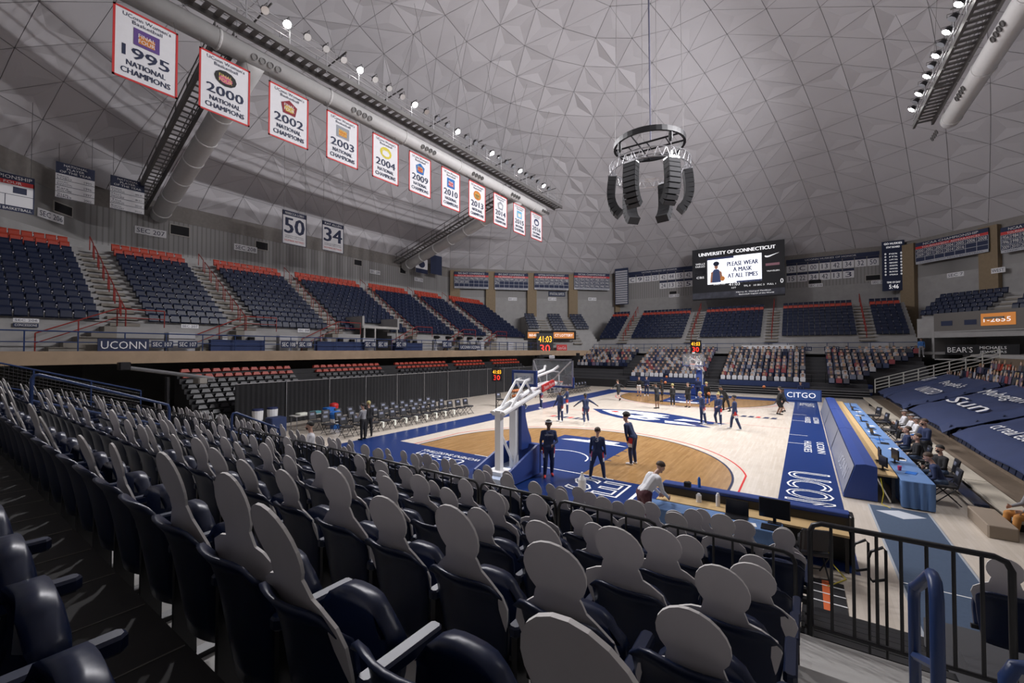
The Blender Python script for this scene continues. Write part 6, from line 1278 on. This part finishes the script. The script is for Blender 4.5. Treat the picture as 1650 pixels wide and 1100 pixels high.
# left side staff
pl(585, 708, 1.9, 1.72, 'staff member in grey top with folded arms beside the team chairs', top='grey', legs='black', shoes='black', vox=.014, fingers=True, mask='black', style='tail', hair='black', la=((.2, .4, -1), (-.9, .6, .1)), ra=((-.2, .4, -1), (.9, .6, .2)), letters=None)
pl(594, 703, 1.2, 1.75, 'staff member in black standing behind the one in grey', top='black', legs='black', shoes='black', hair='blond', style='tail')
pl(849, 660, 1.9, 1.75, 'staff member in black crouching at the ball rack', top='black', legs='dkgrey', lean=.6, ll=((.15, .8, -.7), (.1, -.6, -.8)), rl=((-.15, .7, -.8), (-.1, -.5, -.8)), shoes='white')
pl(872, 658, 2.3, 1.88, 'player in navy bending to take a ball at the rack', lean=.5, la=((.2, .5, -.8), (.1, .7, -.6)), **N_)
q = onz(475, 706, 1.0)
person('person in white jacket and yellow shirt seated among the near cut-outs', (-3.35, Y0+6.75, .90), 2.6, 1.75, seat=.45, top='white', legs='black', hair='black', vox=.02, fingers=False, mask='black', **SIT)
# right side
for k, (y, c, l, s_) in enumerate(((1.2, 'white', 'black', 'cap'), (-.5, 'white', 'black', 'cap'), (-1.6, 'white', 'grey', 'cap'), (-2.8, 'blue', 'dkgrey', 'short'))):
    person('spectator %s seated on the bench platform' % ['in white sleeves and flat cap with black trousers', 'in white shirt and pale cap leaning back', 'in white shirt, cap and grey trousers', 'in blue top and dark trousers'][k], (12.45, y, 0), math.pi/2+.1, 1.75, seat=.34, top=c, legs=l, shoes='black', style=s_, hair='white' if s_ == 'cap' else 'brown', lean=-.08, vox=.014, **SIT)
pl(1492, 757, 2.0, 1.82, 'man in blue jacket and black trousers standing by the seated spectators', top='navy', legs='black', shoes='black', hair='brown', vox=.013, fingers=True, mask='black', la=((.2, .3, -1), (-.5, .9, -.1)), ra=((-.2, .3, -1), (.5, .9, -.1)), wide=1.1)
person('man in navy jacket sitting at the near cloth table end', (11.5, -11.0, 0), math.pi/2-.1, 1.8, seat=.45, lean=.35, top='navy', legs='jeans', shoes='black', hair='brown', vox=.013, **SIT); c = copy_tree(fc); c.location = (11.55, -11.0, 0); c.rotation_euler = (0, 0, math.pi/2); c['label'] = 'navy folding chair under the man at the near cloth table end'; c['group'] = ''
person('person in dark vest and white sleeves behind the man in navy jacket', (11.75, -9.6, 0), math.pi/2+.5, 1.75, seat=.45, top='black', legs='jeans', shoes='black', hair='black', mask='black', vox=.014, **SIT); c = copy_tree(fc); c.location = (11.8, -9.6, 0); c.rotation_euler = (0, 0, math.pi/2); c['label'] = 'navy folding chair under the person in dark vest'; c['group'] = ''
for k, y in enumerate((-5.9, -7.6)):
    person('table worker in jeans sitting at the %s of the cloth tables' % ['middle', 'near half'][k], (11.5, y, 0), math.pi/2, 1.78, seat=.45, lean=-.1, top='black' if k else 'navy', legs='jeans', shoes='black', hair='brown', vox=.018, fingers=False, **{**SIT, 'ra': ((-.2, .1, -1), (.3, .9, -.4))}); c = copy_tree(fc); c.location = (11.55, y, 0); c.rotation_euler = (0, 0, math.pi/2); c['label'] = 'navy folding chair under the table worker at the %s of the tables' % ['middle', 'near half'][k]; c['group'] = ''
for k, y in enumerate((-1.0, 1.8, 4.5)): c = copy_tree(fc); c.location = (11.6, y, 0); c.rotation_euler = (0, 0, math.pi/2+.2*k); c['label'] = 'empty navy folding chair behind the cloth tables'; c['group'] = 'empty table chairs'
person('spectator in orange-brown trousers and white shoes on the bench platform end', (12.75, -12.75, 0), math.pi/2+.25, 1.78, seat=.34, top='grey', legs='orange', shoes='white', hair='brown', vox=.013, **SIT)
# concourse figures
for k, (u, c, l) in enumerate(((521, 'white', 'person in white seated behind a skirted concourse table'), (645, 'dkgrey', 'masked person in dark top behind a skirted concourse table'))): q = onx(u, 560, -22.75); person(l, (-22.85, q.y, 4.2), -math.pi/2, 1.7, seat=.45, top=c, legs='black', vox=.022, fingers=False, **SIT); MB().rbox(-.25, .25, -.25, .25, 0, .46, .03).build('stool', BLKM, None, (-22.85, q.y, 4.2), label='black stool under the person %s' % ['in white', 'in dark top'][k], cat='stool')
q = ony(1485, 590, 28.3); person('usher in light blue shirt standing at the right end of far stand', (q.x, 28.25, 3.65), math.pi, 1.8, top='blue', legs='grey', vox=.022, fingers=False, skin='brown')
finish_people()
